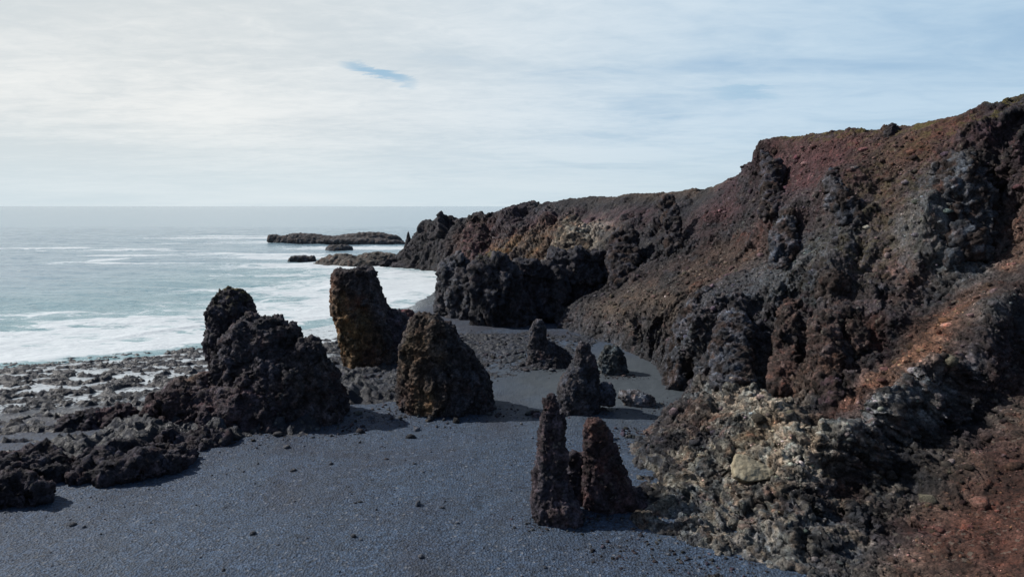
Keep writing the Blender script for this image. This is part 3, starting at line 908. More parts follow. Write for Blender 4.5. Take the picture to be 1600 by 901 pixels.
def fuse(lobes, voxel):
    """one closed skin round all lobes"""
    me = bpy.data.meshes.new('tmp'); Vv, Ff = [], []
    for v, f in lobes:
        o0 = len(Vv); Vv += v; Ff += [tuple(i + o0 for i in q) for q in f]
    me.from_pydata(Vv, [], Ff)
    ob = bpy.data.objects.new('tmp', me); scene.collection.objects.link(ob)
    md = ob.modifiers.new('r', 'REMESH'); md.mode = 'VOXEL'; md.voxel_size = voxel
    dg = bpy.context.evaluated_depsgraph_get(); ev = ob.evaluated_get(dg); m2 = ev.to_mesh()
    V = np.zeros(len(m2.vertices) * 3); m2.vertices.foreach_get('co', V); V = V.reshape(-1, 3)
    lt = np.zeros(len(m2.polygons), np.int32); m2.polygons.foreach_get('loop_total', lt)
    lv = np.zeros(len(m2.loops), np.int32); m2.loops.foreach_get('vertex_index', lv)
    ls = np.zeros(len(m2.polygons), np.int32); m2.polygons.foreach_get('loop_start', ls)
    q = ls[lt == 4]; Fq = lv[q[:, None] + np.arange(4)]
    ev.to_mesh_clear(); bpy.data.objects.remove(ob); bpy.data.meshes.remove(me)
    return V, Fq

def surf_depth(px, py, tol=5.0):
    """how far away the slope is that the photograph shows at this pixel"""
    yy = P[:, 1] * CP - (P[:, 2] - CAMZ) * SP
    sx = 800 + FPX * P[:, 0] / np.maximum(yy, .1)
    sy = 450.5 - FPX * (P[:, 1] * SP + (P[:, 2] - CAMZ) * CP) / np.maximum(yy, .1)
    m = (np.abs(sx - px) < tol) & (np.abs(sy - py) < tol) & (yy > 5)
    return float(np.percentile(P[m, 1], 15)) if m.any() else None

def rock_mesh(name, lobes, voxel, base='drk', spots=(), amp=0.45, fine=0.7, size=0.6, seed=0, moss_at=None, tint=None, smooth_it=3, tint2=None, lay=.5):
    V, Fq = fuse(lobes, voxel)
    V = smooth(V, Fq, smooth_it, 0.5)
    N = normals(V, Fq)
    one = np.ones(len(V))
    V = V + N * craggy(V, N, one, amp * 1.2, size, seed)[:, None]
    N = normals(V, Fq)
    Wl = V + .8 * size * np.stack([fbm(V / (2.5 * size), 2, seed + 81), fbm(V / (2.5 * size), 2, seed + 82), fbm(V / (2.5 * size), 2, seed + 83)], 1)
    zl = Wl[:, 2] + .28 * Wl[:, 0] + .1 * Wl[:, 1]
    V = V + N * (lay * size * (ridged(np.stack([Wl[:, 0] / (3.2 * size), Wl[:, 1] / (3.2 * size), zl / (.75 * size)], 1), 3, seed + 84, .6) - .55))[:, None]
    N = normals(V, Fq)
    V = V + N * craggy_fine(V / (size * 1.5), one, fine * size * .92, 1.0, seed + 40)[:, None]
    N = normals(V, Fq)
    col = np.tile(1.4 * np.array(tint if tint is not None else C[base]) * np.array([1.03, .98, 1.03]), (len(V), 1)) * np.clip(1 + 0.9 * fbm(V / 3.0, 4, seed + 6), .5, 1.9)[:, None]
    if tint2 is not None:
        f = sstep(fbm(V / 1.3, 5, seed + 61), -.10, .16)[:, None]
        col = col * (1 - f) + np.array(tint2) * (.7 + .6 * fbm(V / .6, 2, seed)[:, None]) * f
    col = mottled(V, blob_col(V, col, spots), .9, seed)
    ms = np.zeros(len(V))
    if moss_at is not None:
        for (px, py, Y, rad) in moss_at:
            ms = np.maximum(ms, np.exp(-((V - at(px, py, Y)) ** 2).sum(1) / rad ** 2))
        ms = np.clip(ms * 1.6, 0, 1) * sstep(N[:, 2], .1, .6)
    return V, Fq, col, ms

def rock(name, label, lobes, voxel, cat='sea stack', group=None, **kw):
    V, Fq, col, ms = rock_mesh(name, lobes, voxel, **kw)
    bx, by = V[:, 0].mean(), V[:, 1].mean()
    loc = (bx, by, max(float(ground(bx, by)), 0.0))
    o = link(name, make_mesh(name, V - np.array(loc), Fq, col, {'rock': np.full(len(V), .8), 'moss': ms}), MAT_ROCK, loc)
    return tag(o, label, cat, group)

def rock_of_parts(name, label, base_px, parts, cat='sea stack', group=None, **kw):
    """one rock mass whose tower, body, skirt ... each have a look of their own"""
    c = G(*base_px) if len(base_px) == 2 else at(*base_px)
    e = bpy.data.objects.new(name, None); e.location = c; e.empty_display_size = .5
    scene.collection.objects.link(e)
    tag(e, label, cat, group)
    for k, (pn, lobes, vox, extra) in enumerate(parts):
        a = dict(kw); a.update(extra); a['seed'] = a.get('seed', 0) + 7 * k
        V, Fq, col, ms = rock_mesh(pn, lobes, vox, **a)
        o = link(pn, make_mesh(pn, V - c, Fq, col, {'rock': np.full(len(V), .8), 'moss': ms}), MAT_ROCK)
        o.parent = e
    return e

GR = 'sea stacks standing on the black beach'
SK = dict(fine=.9)
rock_of_parts('sea_stack', 'largest black sea stack, two humped with a mossy topped tower on its left shoulder', (450, 640), [
     ('tower', [loft(65, [(451,355,382),(460,342,390),(480,331,398),(520,326,401),(560,326,408),(600,330,425),(640,330,440)], .85, sq=2.2)], .125,
        dict(moss_at=[(372,452,64.5,1.5),(352,464,64.2,1.0)], tint=(.024,.023,.028))),
     ('body', [loft(62.5, [(497,388,412),(501,382,436),(508,374,458),(516,368,464),(535,352,468),(560,348,478),(590,345,495),(620,340,505),(655,330,515)], .75, sq=3.2),
               loft(61, [(532,468,490),(538,462,503),(556,448,511),(582,430,521),(612,410,532),(638,390,540),(662,380,540)], .7, sq=3.2),
               loft(59.6, [(560,400,440),(575,385,470),(600,370,490),(630,355,505),(664,345,510)], .5, sq=2.6)], .125, {}),
     ('skirt', [loft(59.5, [(600,335,420),(614,312,450),(635,295,470),(656,290,495),(680,300,490)], .6),
               loft(62, [(584,306,330),(602,266,345),(620,242,350),(645,228,350),(662,224,350)], .6)], .15, dict(tint=(.040,.034,.038)))],
     group=GR, amp=.5, fine=.95, size=.62, seed=10, tint=(.027, .025, .028),
     spots=[(340,620,60,1.6,'brn',.5),(300,595,62,1.2,'och',.5),(480,600,59,2.5,'scr',.5),(390,520,64,1.5,'mar',.35),(420,655,58,2.5,'pur',.5),(330,650,58,2.5,'pur',.5)])
rock_of_parts('sea_stack', 'flat topped sea stack with an ochre streaked left flank standing nearest the surf', (580, 570), [
     ('tower', [loft(84, [(420,524,586),(426,521,587),(440,519,590),(465,518,596),(486,519,604),(505,524,610),(530,530,618),(560,540,630),(580,545,640)], .8, sq=3.2)], .18, {}),
     ('skirt', [loft(86, [(484,560,616),(495,545,634),(515,545,645),(540,548,655),(565,550,660),(580,550,665)], .75)], .18, dict(tint=(.030,.027,.032)))],
     group=GR, amp=.38, fine=.85, size=.6, seed=20, tint=(.027, .025, .026),
     spots=[(521,452,83.2,1.7,'red',1.2),(526,478,82.8,1.7,'och',.6),(530,495,82.5,2.4,'org',.8),(540,520,82.0,3.0,'och',1.5),(555,550,81.5,2.6,'och',1.5),(580,560,81.5,2.5,'brn',1.0)])  # ochre and red rock, strengthened to paint the left flank as sunlit
rock('sea_stack', 'rounded dark sea stack with a brown lit left edge right of the largest stack',
     [loft(64, [(490,648,676),(498,640,690),(512,635,706),(530,631,718),(550,628,734),(575,626,750),(600,624,764),(625,624,770),(645,632,772)], .85, sq=2.2)],
     .12, spots=[(638,600,61.3,2.6,'brn',1.5),(642,555,61.8,2.6,'scr',1.5),(650,530,62,2.0,'och',.5),(668,500,62.5,2.0,'scr',.9),(650,515,62,1.5,'scr',.7),(655,630,60,1.6,'och',.6),(635,620,61,1.2,'red',.5)],  # brown rock tones, with the sunlit left edge painted in by them
     amp=.42, fine=.95, size=.6, seed=30, group=GR, tint=(.024, .023, .025))
rock_of_parts('sea_stack', 'small hooked pinnacle with a broad right skirt below the dark buttress', (850, 570), [
     ('pinnacle', [loft(82, [(500,833,846),(510,830,850),(522,827,852),(536,828,858),(550,826,872),(564,824,888),(576,817,893)], .8)], .14, {}),
     ('skirt', [loft(82, [(534,848,866),(546,842,882),(560,832,895),(576,828,898)], .7)], .14, dict(tint=(.022,.022,.025)))],
     spots=[(835,540,80,1.5,'gry',.6)], amp=.3, fine=.8, size=.5, seed=41, group=GR, tint=(.030,.029,.031))
rock('sea_stack', 'pointed layered pinnacle in the middle of the cove behind the arch',
     [loft(62, [(532,907,919),(545,902,924),(560,897,929),(575,890,933),(590,878,936),(610,870,937),(630,867,937),(644,866,937)], .8)],
     .13, spots=[(890,610,60,1.6,'gry',.6)], amp=.3, fine=.85, size=.45, seed=50, group=GR, tint=(.031, .031, .035))
rock('sea_stack', 'squat grey green rock standing at the back of the cove right of the pointed pinnacle',
     [loft(77, [(538,950,962),(546,940,968),(556,933,975),(570,931,979),(588,932,980)], .8)],
     .14, amp=.3, fine=.85, size=.5, seed=60, group=GR, tint=(.034, .042, .043))
rock_of_parts('rock_arch', 'two reddish black pinnacles joined by a low arch in front of the pale outcrop', (915, 800), [
     ('pinnacle', [loft(40.5, [(617,856,865),(625,850,870),(640,846,874),(660,844,879),(680,842,883),(705,840,885),(735,837,888),(765,832,893),(790,829,902),(806,834,908)], 1.0, n=20),
                   loft(40.9, [(644,868,883),(655,867,885),(690,865,884),(730,861,882),(780,857,884)], .6, n=20)], .09, {}),
     ('pinnacle', [loft(42, [(654,920,942),(665,915,949),(685,913,953),(705,911,964),(730,909,975),(755,907,986),(780,909,994),(803,916,1002)], .75, sq=3, n=24)], .09,
         dict(tint=(.036,.026,.028), spots=[(935,720,40,.8,'org',.5),(925,690,40,.8,'red',.7),(935,665,41,.9,'red',.9),(985,790,40,1,'pur',.5),(950,735,40,.6,'och',.5)])),
     ('link', [loft(42.5, [(705,896,922),(713,888,928),(728,889,935),(738,878,940),(765,876,948),(792,874,950)], .45, n=16)], .10, {}),
     ('rubble', [loft(39.6, [(778,858,888),(792,852,905),(808,860,914)], .7, n=16)], .09, dict(tint=(.045,.036,.040))),
     ('rubble', [loft(42, [(764,975,1002),(780,955,1013),(800,935,1020)], .8, n=16)], .09, {})],
     amp=.30, fine=.95, size=.36, seed=70, cat='rock arch', tint=(.031, .026, .030))
rock_of_parts('rock_buttress', 'massive black buttress with a notched flat top jutting from the cliff to the beach', (760, 505), [
     ('column', [loft(128, [(403,706,724),(412,692,728),(430,686,735),(455,685,745),(478,687,760),(492,695,770)], .9, sq=3)], .28, dict(tint=(.026,.028,.032))),  # paler bluish tint: the sunlit left side put into the colour
     ('column', [loft(113, [(403,752,786),(414,742,798),(440,738,812),(475,740,826),(512,744,836)], .9, sq=3)], .28, {}),
     ('column', [loft(117, [(410,792,848),(425,782,876),(460,777,890),(490,777,886),(512,782,876)], .7, sq=3)], .28, {}),
     ('wall', [loft(126, [(424,720,800),(450,705,830),(480,700,850),(500,700,850)], .8, sq=3), loft(119, [(392,876,940),(402,860,955),(425,852,962),(460,850,955),(490,850,935),(508,850,920)], .55, sq=2.8)], .3, {})],
     spots=[(700,460,122,5,'gry',.7),(725,490,112,5,'gry',.6),(770,420,108,3,'gry',.3),(740,515,106,2.5,'och',.35)],  # grey patches on the left add to its painted sunlit side
     amp=.85, fine=.95, size=1.1, seed=80, cat='rock buttress', moss_at=[(760,402,113,1.5)], tint=(.020, .020, .023))
rock('boulder', 'red brown boulder on the shingle between the flat topped stack and the buttress',
     [loft(104, [(483,622,640),(488,614,646),(497,612,648),(504,612,648)], .9)], .2, base='mar', amp=.3, fine=.7, size=.5, seed=90, cat='boulder')
rock('boulder', 'low pale grey rock slab trailing right from the foot of the pointed pinnacle',
     [loft(62.5, [(597,940,952),(602,934,958),(612,930,960)], .8, n=16)], .12, base='gry', amp=.25, fine=.7, size=.4, seed=93, cat='boulder')
rock('boulder', 'long flat pale grey rock lying on the sand of the cove',
     [loft(64, [(610,972,992),(615,966,1010),(622,966,1022),(628,975,1024)], .5, n=20)], .12, base='gbl', amp=.2, fine=.8, size=.4, seed=95, cat='boulder')

# crags standing out of the cliff: read as (top row, bottom row, left/right at the top, left/right at the bottom)
def crag(label, rows, tint, seed, dpt=1.0, proud=.35, vox=.14, amp=.4, size=.55, cat='crag', name='crag', sq=2.4, spots=(), tint2=(.034, .023, .020)):
    (y0, l0, r0), (y1, l1, r1) = rows[0], rows[-1]
    Y1 = surf_depth((l1 + r1) / 2, y1, 6) or 60.0
    Y0 = surf_depth((l0 + r0) / 2, y0 + 2, 6) or Y1 + 3
    Y0 = min(max(Y0, Y1), Y1 + 0.035 * (y1 - y0) * Y1 / 60 * 2.2)
    rings = []
    for (y, l, r_) in rows:
        f = (y - y0) / max(y1 - y0, 1)
        rings.append((Y0 * (1 - f) + Y1 * f, y, l, r_))
    Vv, Ff, n = [], [], 22
    th = np.linspace(0, 2 * np.pi, n, endpoint=False); ct, st = np.cos(th), np.sin(th); ex = 2 / sq
    ux, uy = np.sign(ct) * np.abs(ct) ** ex, np.sign(st) * np.abs(st) ** ex
    last = None
    for (Yk, y, l, r_) in rings:
        a, b = at(l, y, Yk), at(r_, y, Yk); hw = (b[0] - a[0]) / 2
        last = ((a[0] + b[0]) / 2, Yk + hw * dpt * (1 - 2 * proud), a[2], hw)
        for i in range(n): Vv.append((last[0] + ux[i] * hw, last[1] + uy[i] * hw * dpt, last[2]))
    for i in range(n): Vv.append((last[0] + ux[i] * last[3], last[1] + uy[i] * last[3] * dpt, last[2] - 1.0))
    R = len(rings) + 1
    for k in range(R - 1):
        for i in range(n):
            j = (i + 1) % n; Ff.append((k * n + i, k * n + j, (k + 1) * n + j, (k + 1) * n + i))
    Ff.append(tuple(range(n))); Ff.append(tuple(range((R - 1) * n, R * n))[::-1])
    V, Fq, col, ms = rock_mesh(name, [(Vv, Ff)], vox, amp=amp * 1.25, fine=.95, size=size, seed=seed, tint=tint, spots=spots, tint2=tint2)
    loc = V.mean(0); loc[2] = V[:, 2].min() + .8
    o = link(name, make_mesh(name, V - loc, Fq, col, {'rock': np.full(len(V), .9), 'moss': ms}), MAT_ROCK, loc)
    return tag(o, label, cat, 'crags standing out of the cliff' if cat == 'crag' else None)
BR, GY, DK, PU = (.044, .030, .025), (.034, .037, .042), (.018, .018, .021), (.036, .024, .028)
crag('broad grey crag with purple streaks standing left of the brown rib above the cove', [(478,1140,1156),(492,1128,1166),(520,1118,1174),(555,1116,1178),(590,1120,1178)], GY, 201, spots=[(1130,535,63,1.0,'pur',.6),(1172,560,62,.9,'org',.6)])
crag('tall narrow brown rib between two black clefts above the pale crest', [(472,1228,1250),(490,1218,1250),(530,1212,1246),(570,1206,1246),(600,1204,1250)], BR, 202, spots=[(1222,590,57,1.2,'red',.6)])
crag('wide brown rib with an orange foot right of the narrow rib', [(488,1280,1308),(510,1268,1314),(545,1268,1316),(580,1276,1316),(592,1276,1316)], BR, 203, spots=[(1295,583,54,1.0,'org',.9)])
crag('round purple boulder wedged under the orange foot of the wide rib', [(592,1290,1306),(600,1282,1313),(612,1280,1316),(622,1284,1314)], PU, 204, cat='boulder', name='boulder', sq=2)
crag('short brown knob hanging above the dark hollow at the right of the ribs', [(500,1326,1344),(515,1318,1352),(535,1318,1356),(548,1322,1352)], BR, 205)
crag('leftmost grey green crag at the sea end of the ribs beside the cove', [(452,1098,1112),(480,1078,1116),(510,1058,1112),(550,1046,1104),(590,1042,1100)], GY, 206, amp=.5)
crag('dark vertical column below the notch where the skyline steps down', [(236,1188,1202),(255,1190,1222),(290,1192,1224),(325,1194,1220)], (.022,.022,.027), 207, vox=.2, size=.7)
crag('dark crag above the slope of scree, below the lower skyline', [(306,1036,1052),(325,1030,1060),(355,1034,1066),(385,1040,1070)], DK, 208, vox=.25, size=.9)
crag('big blue grey crag with a black overhang on its right near the right edge', [(238,1500,1530),(265,1478,1546),(310,1472,1552),(350,1476,1552),(390,1486,1544)], (.042,.047,.051), 209, vox=.17, size=.8, amp=.5)
crag('dark brown knob on the middle of the slope above the ribs', [(424,1296,1318),(436,1284,1328),(450,1284,1332)], (.030,.024,.021), 210)
crag('grey crag with pale faces in the upper middle of the red slope', [(262,1296,1310),(285,1290,1324),(310,1296,1346),(335,1312,1352)], GY, 211, vox=.17, size=.6)
crag('steep slate grey crag in the dark gully left of the red scoria patch', [(330,1226,1242),(355,1212,1248),(385,1204,1246),(415,1206,1240)], GY, 212, vox=.18, size=.65)
crag('small round dark rock perched on the skyline', [(192,1390,1397),(198,1385,1402),(206,1382,1406)], DK, 213, vox=.14, size=.4, amp=.3)
crag('ochre and black crag on the headland wall above the buttress', [(340,884,900),(355,872,920),(380,868,930),(398,872,930)], (.07,.058,.04), 214, vox=.35, size=1.0, spots=[(905,365,155,4,'crm',.7)])
crag('dark red crag where the headland wall turns to the sea', [(350,730,752),(365,722,765),(390,722,775),(405,726,775)], (.038,.022,.022), 215, vox=.4, size=1.1)
crag('dark outcrop jutting from the foot of the wall right of the buttress', [(352,968,984),(375,955,996),(410,950,1000),(440,946,990)], DK, 216, vox=.27, size=.9)
MAT_SLAB, t_, b_s = new_mat('pale_slab')
ps_ = t_.node('ShaderNodeNewGeometry').outputs['Position']
t_.put(b_s.inputs['Base Color'], t_.mix(t_.ramp(t_.noise(ps_, 2.2, 6, 0.65, 0.6), .3, .7), (0.15, .125, .08), (0.34, .30, .21)))
b_s.inputs['Roughness'].default_value = .85
t_.l.new(bump(t_, t_.noise(ps_, 4.0, 6, 0.7), .6, .12), b_s.inputs['Normal'])
# smooth pale slab on the outcrop
Ys = surf_depth(1180, 735, 6)
sl = [(1150,708),(1170,712),(1198,726),(1212,738),(1202,748),(1168,752),(1148,744),(1146,724)]
top = np.array([at(x, y, Ys - 1.0 + (752 - y) * .030) for x, y in sl]); cen_ = top.mean(0)
top = np.vstack([top, cen_ + np.array([-.05, -.12, .1])]); bot = top + np.array([.15, .9, -.5]); m_ = len(sl)
VV = np.vstack([top, bot]); TT = []
for i in range(m_):
    j2 = (i + 1) % m_
    TT += [(i, j2, m_), (m_ + 1 + j2, m_ + 1 + i, 2 * m_ + 1), (i, m_ + 1 + i, j2), (j2, m_ + 1 + i, m_ + 1 + j2)]
TT = np.array(TT); VV, TT = refine(VV, TT, lambda M: np.full(len(M), .09)); VV = smooth(VV, TT, 3)
VV = VV + normals(VV, TT) * (.10 * fbm(VV / .5, 4, 5) + .05 * (ridged(VV * np.array([1, 1, 3]) / .6, 3, 6) - .6))[:, None]
slab = link('pale_slab', make_mesh('pale_slab', VV, TT, np.tile([.20, .175, .12], (len(VV), 1)) * np.clip(1 + .5 * fbm(VV / .4, 3, 8), .6, 1.3)[:, None], {'rock': np.zeros(len(VV)), 'moss': np.zeros(len(VV))}), MAT_SLAB)
slab.parent = bpy.data.objects['rock_outcrop']; slab['label'] = 'smooth cream coloured slab'

GM = 'low jagged rock mounds along the left edge of the shingle'
def mound(label, rows, seed, tint=(.022,.020,.024)):
    Yb = G((rows[-1][1] + rows[-1][2]) / 2, rows[-1][0])[1] + 1.0
    rock('rock_mound', label, [loft(Yb, rows, .75, sq=2)], .13, 'rock mound', GM, amp=.75, fine=1.0, size=.6, seed=seed, tint=tint, smooth_it=2)
mound('jagged brown black mound touching the foot of the largest stack on its left', [(608,262,300),(625,240,325),(648,225,345),(668,225,350)], 301, (.030,.021,.022))
mound('low dark mound with a reddish point left of the mound beside the largest stack', [(636,168,200),(648,150,222),(664,140,236)], 302, (.028,.020,.023))
mound('narrow black mound bridging the gap between the largest stack and the bank to its left', [(676,275,330),(686,250,352),(700,236,362)], 307)
mound('small dark mound in the middle of the tidal flat', [(640,108,128),(652,90,150),(668,80,165)], 303)
mound('long low dark ridge of rock above the hollow at the left of the shingle', [(700,170,230),(708,130,280),(722,100,296),(736,100,240)], 304)
mound('dark ragged mound at the left edge of the picture behind the hollow', [(700,14,50),(714,-10,90),(735,-30,110),(752,-30,112)], 305)
mound('nearest black mound, at the left edge where the shingle begins', [(742,5,45),(756,-25,70),(776,-40,78),(792,-50,60)], 306)

# offshore
GO = 'low reefs in the surf off the headland'
def reef(label, parts, vox, seed, tint, amp=.4):
    rock('reef', label, [loft(Y, s, dp, extra=2.0, sq=2) for (Y, s, dp) in parts], vox, 'reef', GO, amp=amp, fine=.7, size=.7, seed=seed, tint=tint, smooth_it=2)
reef('longest low black reef reaching left into the sea, farthest from the beach',
     [(385, [(363.5,462,478),(366,450,500),(371,432,540),(376,428,570)], .22), (388, [(362.5,574,590),(365,545,604),(369,520,625),(378,500,632)], .22),
      (380, [(372,505,600),(377,498,630),(383,520,640)], .2), (386, [(366.5,420,432),(369,417,446),(373,417,450)], .4)], .7, 101, (.034, .033, .032))
reef('small dome of rock in the surf between the two long reefs', [(325, [(382.5,520,542),(385,512,550),(391,508,553)], .6)], .45, 102, (.026, .027, .028))
reef('broad low reef just left of the headland foot',
     [(250, [(396.5,522,540),(401,510,560),(408,495,580),(413,488,600)], .5), (252, [(395,570,610),(400,560,625),(408,550,640)], .5), (244, [(404,540,580),(410,530,598),(415,528,604)], .5)], .5, 103, (.045, .042, .035))
reef('tiny wave washed rock at the seaward end of the near reef', [(262, [(399,456,470),(401,452,490),(404,449,492)], .5)], .35, 104, (.028, .029, .03))
rock('rock_needle', 'thin rock needle standing at the foot of the headland',
     [loft(246, [(361,637,639),(368,635.5,640.5),(376,634,643),(388,631,646),(396,628,650)], .9, n=12)], .22, amp=.25, fine=.6, size=.5, seed=110, cat='rock needle')

# ------------------------------------------------------------------ tidal rock platform on the left
ext = []
step = 0.22
gx = np.arange(-95, 12, step); gy = np.arange(24, 118, step)
Xg, Yg = np.meshgrid(gx, gy); X = Xg.ravel(); Y = Yg.ravel()
def px_of(x, y, zv):
    dz_ = zv - CAMZ
    fy = y * CP - dz_ * SP; up = y * SP + dz_ * CP
    return 800 + FPX * x / fy, 450.5 - FPX * up / fy
# land side edge of the platform, read off the photograph, and set out on the beach
EDGE = np.array([G(x, y)[:2] for x, y in [(-250,860),(0,795),(60,775),(130,742),(200,715),(280,698),(330,698),(400,692),(470,684),(512,672),(548,640),(600,636),(640,650),(700,640),(780,625),(800,596),(880,575),(900,560)]])
def edge_dist(x, y):
    best = np.full(x.shape, 1e9); sg = np.ones(x.shape)
    for a, b in zip(EDGE[:-1], EDGE[1:]):
        e = b - a; tt = np.clip(((x - a[0]) * e[0] + (y - a[1]) * e[1]) / (e @ e), 0, 1)
        qx, qy = x - (a[0] + tt * e[0]), y - (a[1] + tt * e[1]); dd = np.hypot(qx, qy)
        s = np.where(e[0] * (y - a[1]) - e[1] * (x - a[0]) > 0, 1.0, -1.0)
        m = dd < best; best = np.where(m, dd, best); sg = np.where(m, s, sg)
    return best * sg
P2 = np.stack([X, Y, np.zeros_like(X)], 1)
ed = edge_dist(X, Y) + 2.2 * fbm(P2 / 4.0, 4, 3)
sdv = shore_dist(X, Y)
g = ground(X, Y)
inside = sstep(ed, 0.0, 3.0) * (1 - sstep(-sdv, 6, 14)) * sstep(110 - Y + 6 * fbm(P2 / 6, 2, 4), 0, 10)
seaw = sstep(sdv, -6, 26)
rd = ridged(P2 / 3.2, 5, 41) - 0.58
leftw = sstep(-X, -2, 24)
hgt = (0.25 + 1.25 * seaw * leftw) * (0.9 * rd + 0.22 * fbm(P2 / 8, 3, 45)) + 0.16 * blocks(P2 / 1.1, 43) + 0.20 * blocks(P2 / .5, 44)
hgt = hgt + 0.10 + .22 * leftw * seaw * sstep(12 - ed, 0, 5) + 1.5 * leftw * seaw * sstep(10 - ed, 0, 6) * sstep(ed, -.3, 2.2) * np.clip(0.65 + 1.1 * fbm(P2 / 4, 4, 46), .1, 2) * (.7 + .5 * rd)
hgt = hgt - 0.75 * sstep(fbm(np.stack([X / 5.5 + Y / 14, Y / 2.6, X * 0], 1), 5, 71), -.02, .16) * sstep(-X, 14, 26)
zt = g + np.where(inside > 0, inside * hgt - (1 - inside) * 0.35, -0.6)
zt = np.maximum(zt, g - 0.6)
def hump(px, py, hh, rad, rady=None):
    global zt
    c = G(px, py); rady = rady or rad
    q = ((X - c[0]) / rad) ** 2 + ((Y - c[1]) / rady) ** 2
    zt = zt + hh * np.exp(-q) * (1 + 0.9 * rd)
for h in [(230,665,.7,2),(20,775,.7,2),(330,670,.8,2.5)]: hump(*h)
c = G(105, 745); q = ((X - c[0]) / 2.0) ** 2 + ((Y - c[1]) / 0.9) ** 2
zt = zt - 1.1 * np.exp(-q)
V = np.stack([X, Y, zt], 1)
Fq = grid_faces(len(gx), len(gy))
keepf = (zt[Fq] > g[Fq] - 0.3).any(1) & (zt[Fq] > -1.0).any(1) & (ed[Fq] > -4).any(1)
Fq = Fq[keepf]; u, inv = np.unique(Fq, return_inverse=True); Fq = inv.reshape(Fq.shape); V = V[u]
V[:, 0] += 0.18 * perlin(V / 0.7, 50); V[:, 1] += 0.18 * perlin(V / 0.7, 51)
cc = np.tile(np.array([.0115, .0145, .0225]), (len(V), 1)) * np.clip(1 + fbm(V / 2.5, 4, 52), .5, 1.8)[:, None]
o = link('tidal_rocks', make_mesh('tidal_rocks', V, Fq, cc, {'rock': np.full(len(V), .9), 'moss': np.zeros(len(V))}), MAT_WET)
tag(o, 'jagged low tidal rocks with pools along the water', 'tidal rocks', kind='stuff')
print('tidal', len(V))

# ------------------------------------------------------------------ loose stones
def ico():
    t = (1 + 5 ** .5) / 2
    v = np.array([(-1,t,0),(1,t,0),(-1,-t,0),(1,-t,0),(0,-1,t),(0,1,t),(0,-1,-t),(0,1,-t),(t,0,-1),(t,0,1),(-t,0,-1),(-t,0,1)], float)
    v /= np.linalg.norm(v, axis=1)[:, None]
    f = np.array([(0,11,5),(0,5,1),(0,1,7),(0,7,10),(0,10,11),(1,5,9),(5,11,4),(11,10,2),(10,7,6),(7,1,8),(3,9,4),(3,4,2),(3,2,6),(3,6,8),(3,8,9),(4,9,5),(2,4,11),(6,2,10),(8,6,7),(9,8,1)])
    return v, f
IV, IF = ico()
def stones(name, label, pos, size, colr, mat=MAT_ROCK):
    n = len(pos)
    sc = size[:, None] * rng.uniform(.55, 1.15, (n, 3)) * np.array([1, 1, .7])
    jit = IV[None] * (1 + rng.uniform(-.25, .25, (n, 12, 1)))
    a = rng.uniform(0, 2 * np.pi, n); ca_, sa_ = np.cos(a)[:, None], np.sin(a)[:, None]
    q = jit * sc[:, None]
    v = np.stack([q[..., 0] * ca_ - q[..., 1] * sa_, q[..., 0] * sa_ + q[..., 1] * ca_, q[..., 2]], 2) + pos[:, None]
    f = (IF[None] + (np.arange(n) * 12)[:, None, None]).reshape(-1, 3)
    c = np.repeat(colr, 12, 0)
    o = link(name, make_mesh(name, v.reshape(-1, 3), f, c, {'rock': np.zeros(n * 12), 'moss': np.zeros(n * 12)}), mat)
    return tag(o, label, 'stones', kind='stuff')

# scree stones: on the triangles of low rockiness
a_, b_, c_ = P[T[:, 0]], P[T[:, 1]], P[T[:, 2]]
rT = r[T].mean(1); cT = col[T].mean(1)
area = np.linalg.norm(np.cross(b_ - a_, c_ - a_), axis=1) / 2
cenT = (a_ + b_ + c_) / 3
dT = np.linalg.norm(cenT - np.array([0, 0, CAMZ]), axis=1)
vis = (np.abs(cenT[:, 0]) < 0.85 * cenT[:, 1] + 2) & (dT < 125) & (cenT[:, 2] < 29)
wgt = area * vis * np.where(rT < .35, 1.0, .22) * (40 / dT) ** 1.6
pk = rng.choice(len(T), 48000, p=wgt / wgt.sum())
ba = rng.dirichlet((1, 1, 1), len(pk))
pp = a_[pk] * ba[:, :1] + b_[pk] * ba[:, 1:2] + c_[pk] * ba[:, 2:]
ss = 0.045 * (rng.pareto(2.2, len(pk)) * .55 + 0.6) * np.clip(dT[pk] / 45, .8, 2.2)
ss = np.minimum(ss, 0.55)
cs = cT[pk] * np.exp(rng.normal(.1, .55, (len(pk), 1))) * rng.uniform(.85, 1.15, (len(pk), 3))
cs = np.where(rng.uniform(size=(len(pk), 1)) < .06, cs * 2.2 + .03, cs)
stones('scree_stones', 'loose stones scattered over the scree and rock slopes', pp, ss, cs)
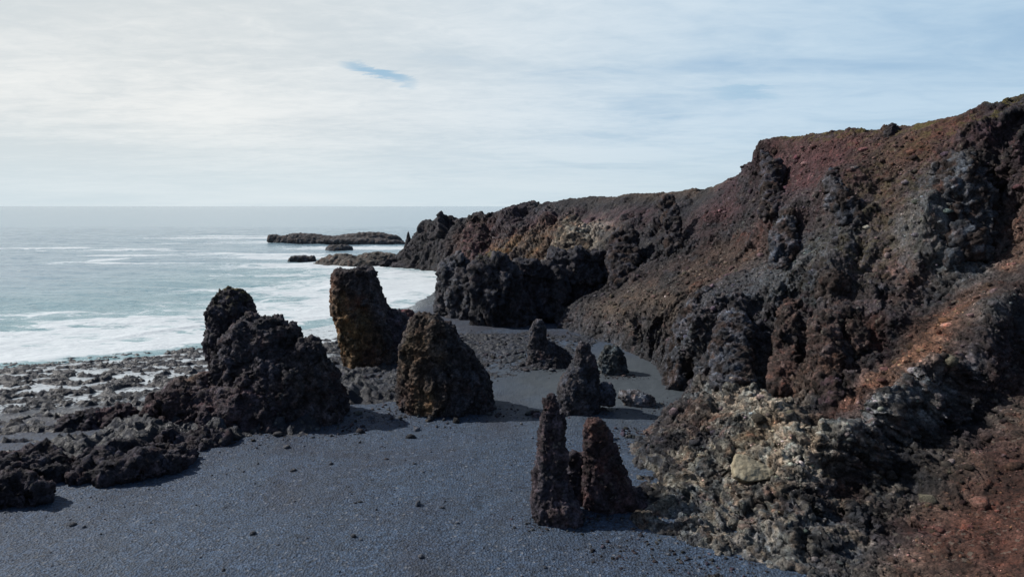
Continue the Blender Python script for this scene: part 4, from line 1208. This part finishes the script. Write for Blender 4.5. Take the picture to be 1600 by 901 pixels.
# beach stones
n = 14000
yy = 24 * np.exp(rng.uniform(0, 1.35, n)); xx = rng.uniform(-1, .45, n) * (yy * .9)
ok = (edge_dist(xx, yy) < 1.0) & (np.exp(-(((xx - cove[0]) / 12) ** 2 + ((yy - cove[1]) / 14) ** 2)) < .3)
xx, yy = xx[ok], yy[ok]; n = len(xx)
ss = np.minimum(0.04 * (rng.pareto(2.6, n) * .5 + .6) * np.clip(yy / 45, .8, 2), .35)
g_ = ground(xx, yy); Pn = np.stack([xx, yy, np.zeros(n)], 1); sdd = shore_dist(xx, yy)
g_ = g_ + sstep(sdd, 2, 30) * (0.22 * fbm(Pn / 9.0, 3, 5) + 0.05 * fbm(Pn / 1.3, 3, 9) + 0.10 * np.sin(sdd / 3.2 + 2.5 * fbm(Pn / 14.0, 2, 33)))
cs = np.array([.05, .055, .066]) * rng.uniform(.4, 1.9, (n, 1))
bx_, by_ = [], []
for (px, py, rx, ry, cnt) in [(440,668,9,3.0,900),(310,680,7,2.5,700),(690,645,8,2.5,700),(600,590,9,5,900),(870,815,2.5,1.3,260),(960,805,3.2,1.6,360),(905,645,4,1.6,300),(855,575,5,2,300),(720,560,12,6,1200),(780,530,12,5,600),
                              (1000,860,3.5,2.0,420),(1010,680,3.5,2.5,450),(1060,640,3,2.5,300),(960,590,3.5,1.5,150),(1110,890,3,1.6,300)]:
    c = G(px, py); a_n = rng.normal(size=(cnt, 2)) * np.array([rx, ry]) * .55
    bx_.append(c[0] + a_n[:, 0]); by_.append(c[1] + a_n[:, 1])
bx_ = np.concatenate(bx_); by_ = np.concatenate(by_); n2_ = len(bx_)
Pn = np.stack([bx_, by_, np.zeros(n2_)], 1); sdd = shore_dist(bx_, by_)
gz = ground(bx_, by_) + sstep(sdd, 2, 30) * (0.22 * fbm(Pn / 9.0, 3, 5) + 0.05 * fbm(Pn / 1.3, 3, 9) + 0.10 * np.sin(sdd / 3.2 + 2.5 * fbm(Pn / 14.0, 2, 33)))
s2 = np.minimum(0.05 * (rng.pareto(1.8, n2_) * .6 + .7) * np.clip(by_ / 50, .8, 1.8), np.where(by_ < 46, .16, .5))
stones('rubble', 'broken dark rubble around the feet of the sea stacks and the outcrop', np.stack([bx_, by_, gz + s2 * .2], 1), s2, np.array([.027, .026, .030]) * rng.uniform(.4, 2.2, (n2_, 1)) * rng.uniform(.85, 1.15, (n2_, 3)))
stones('beach_pebbles', 'dark pebbles scattered over the shingle beach', np.stack([xx, yy, g_ + ss * .2], 1), ss, cs)
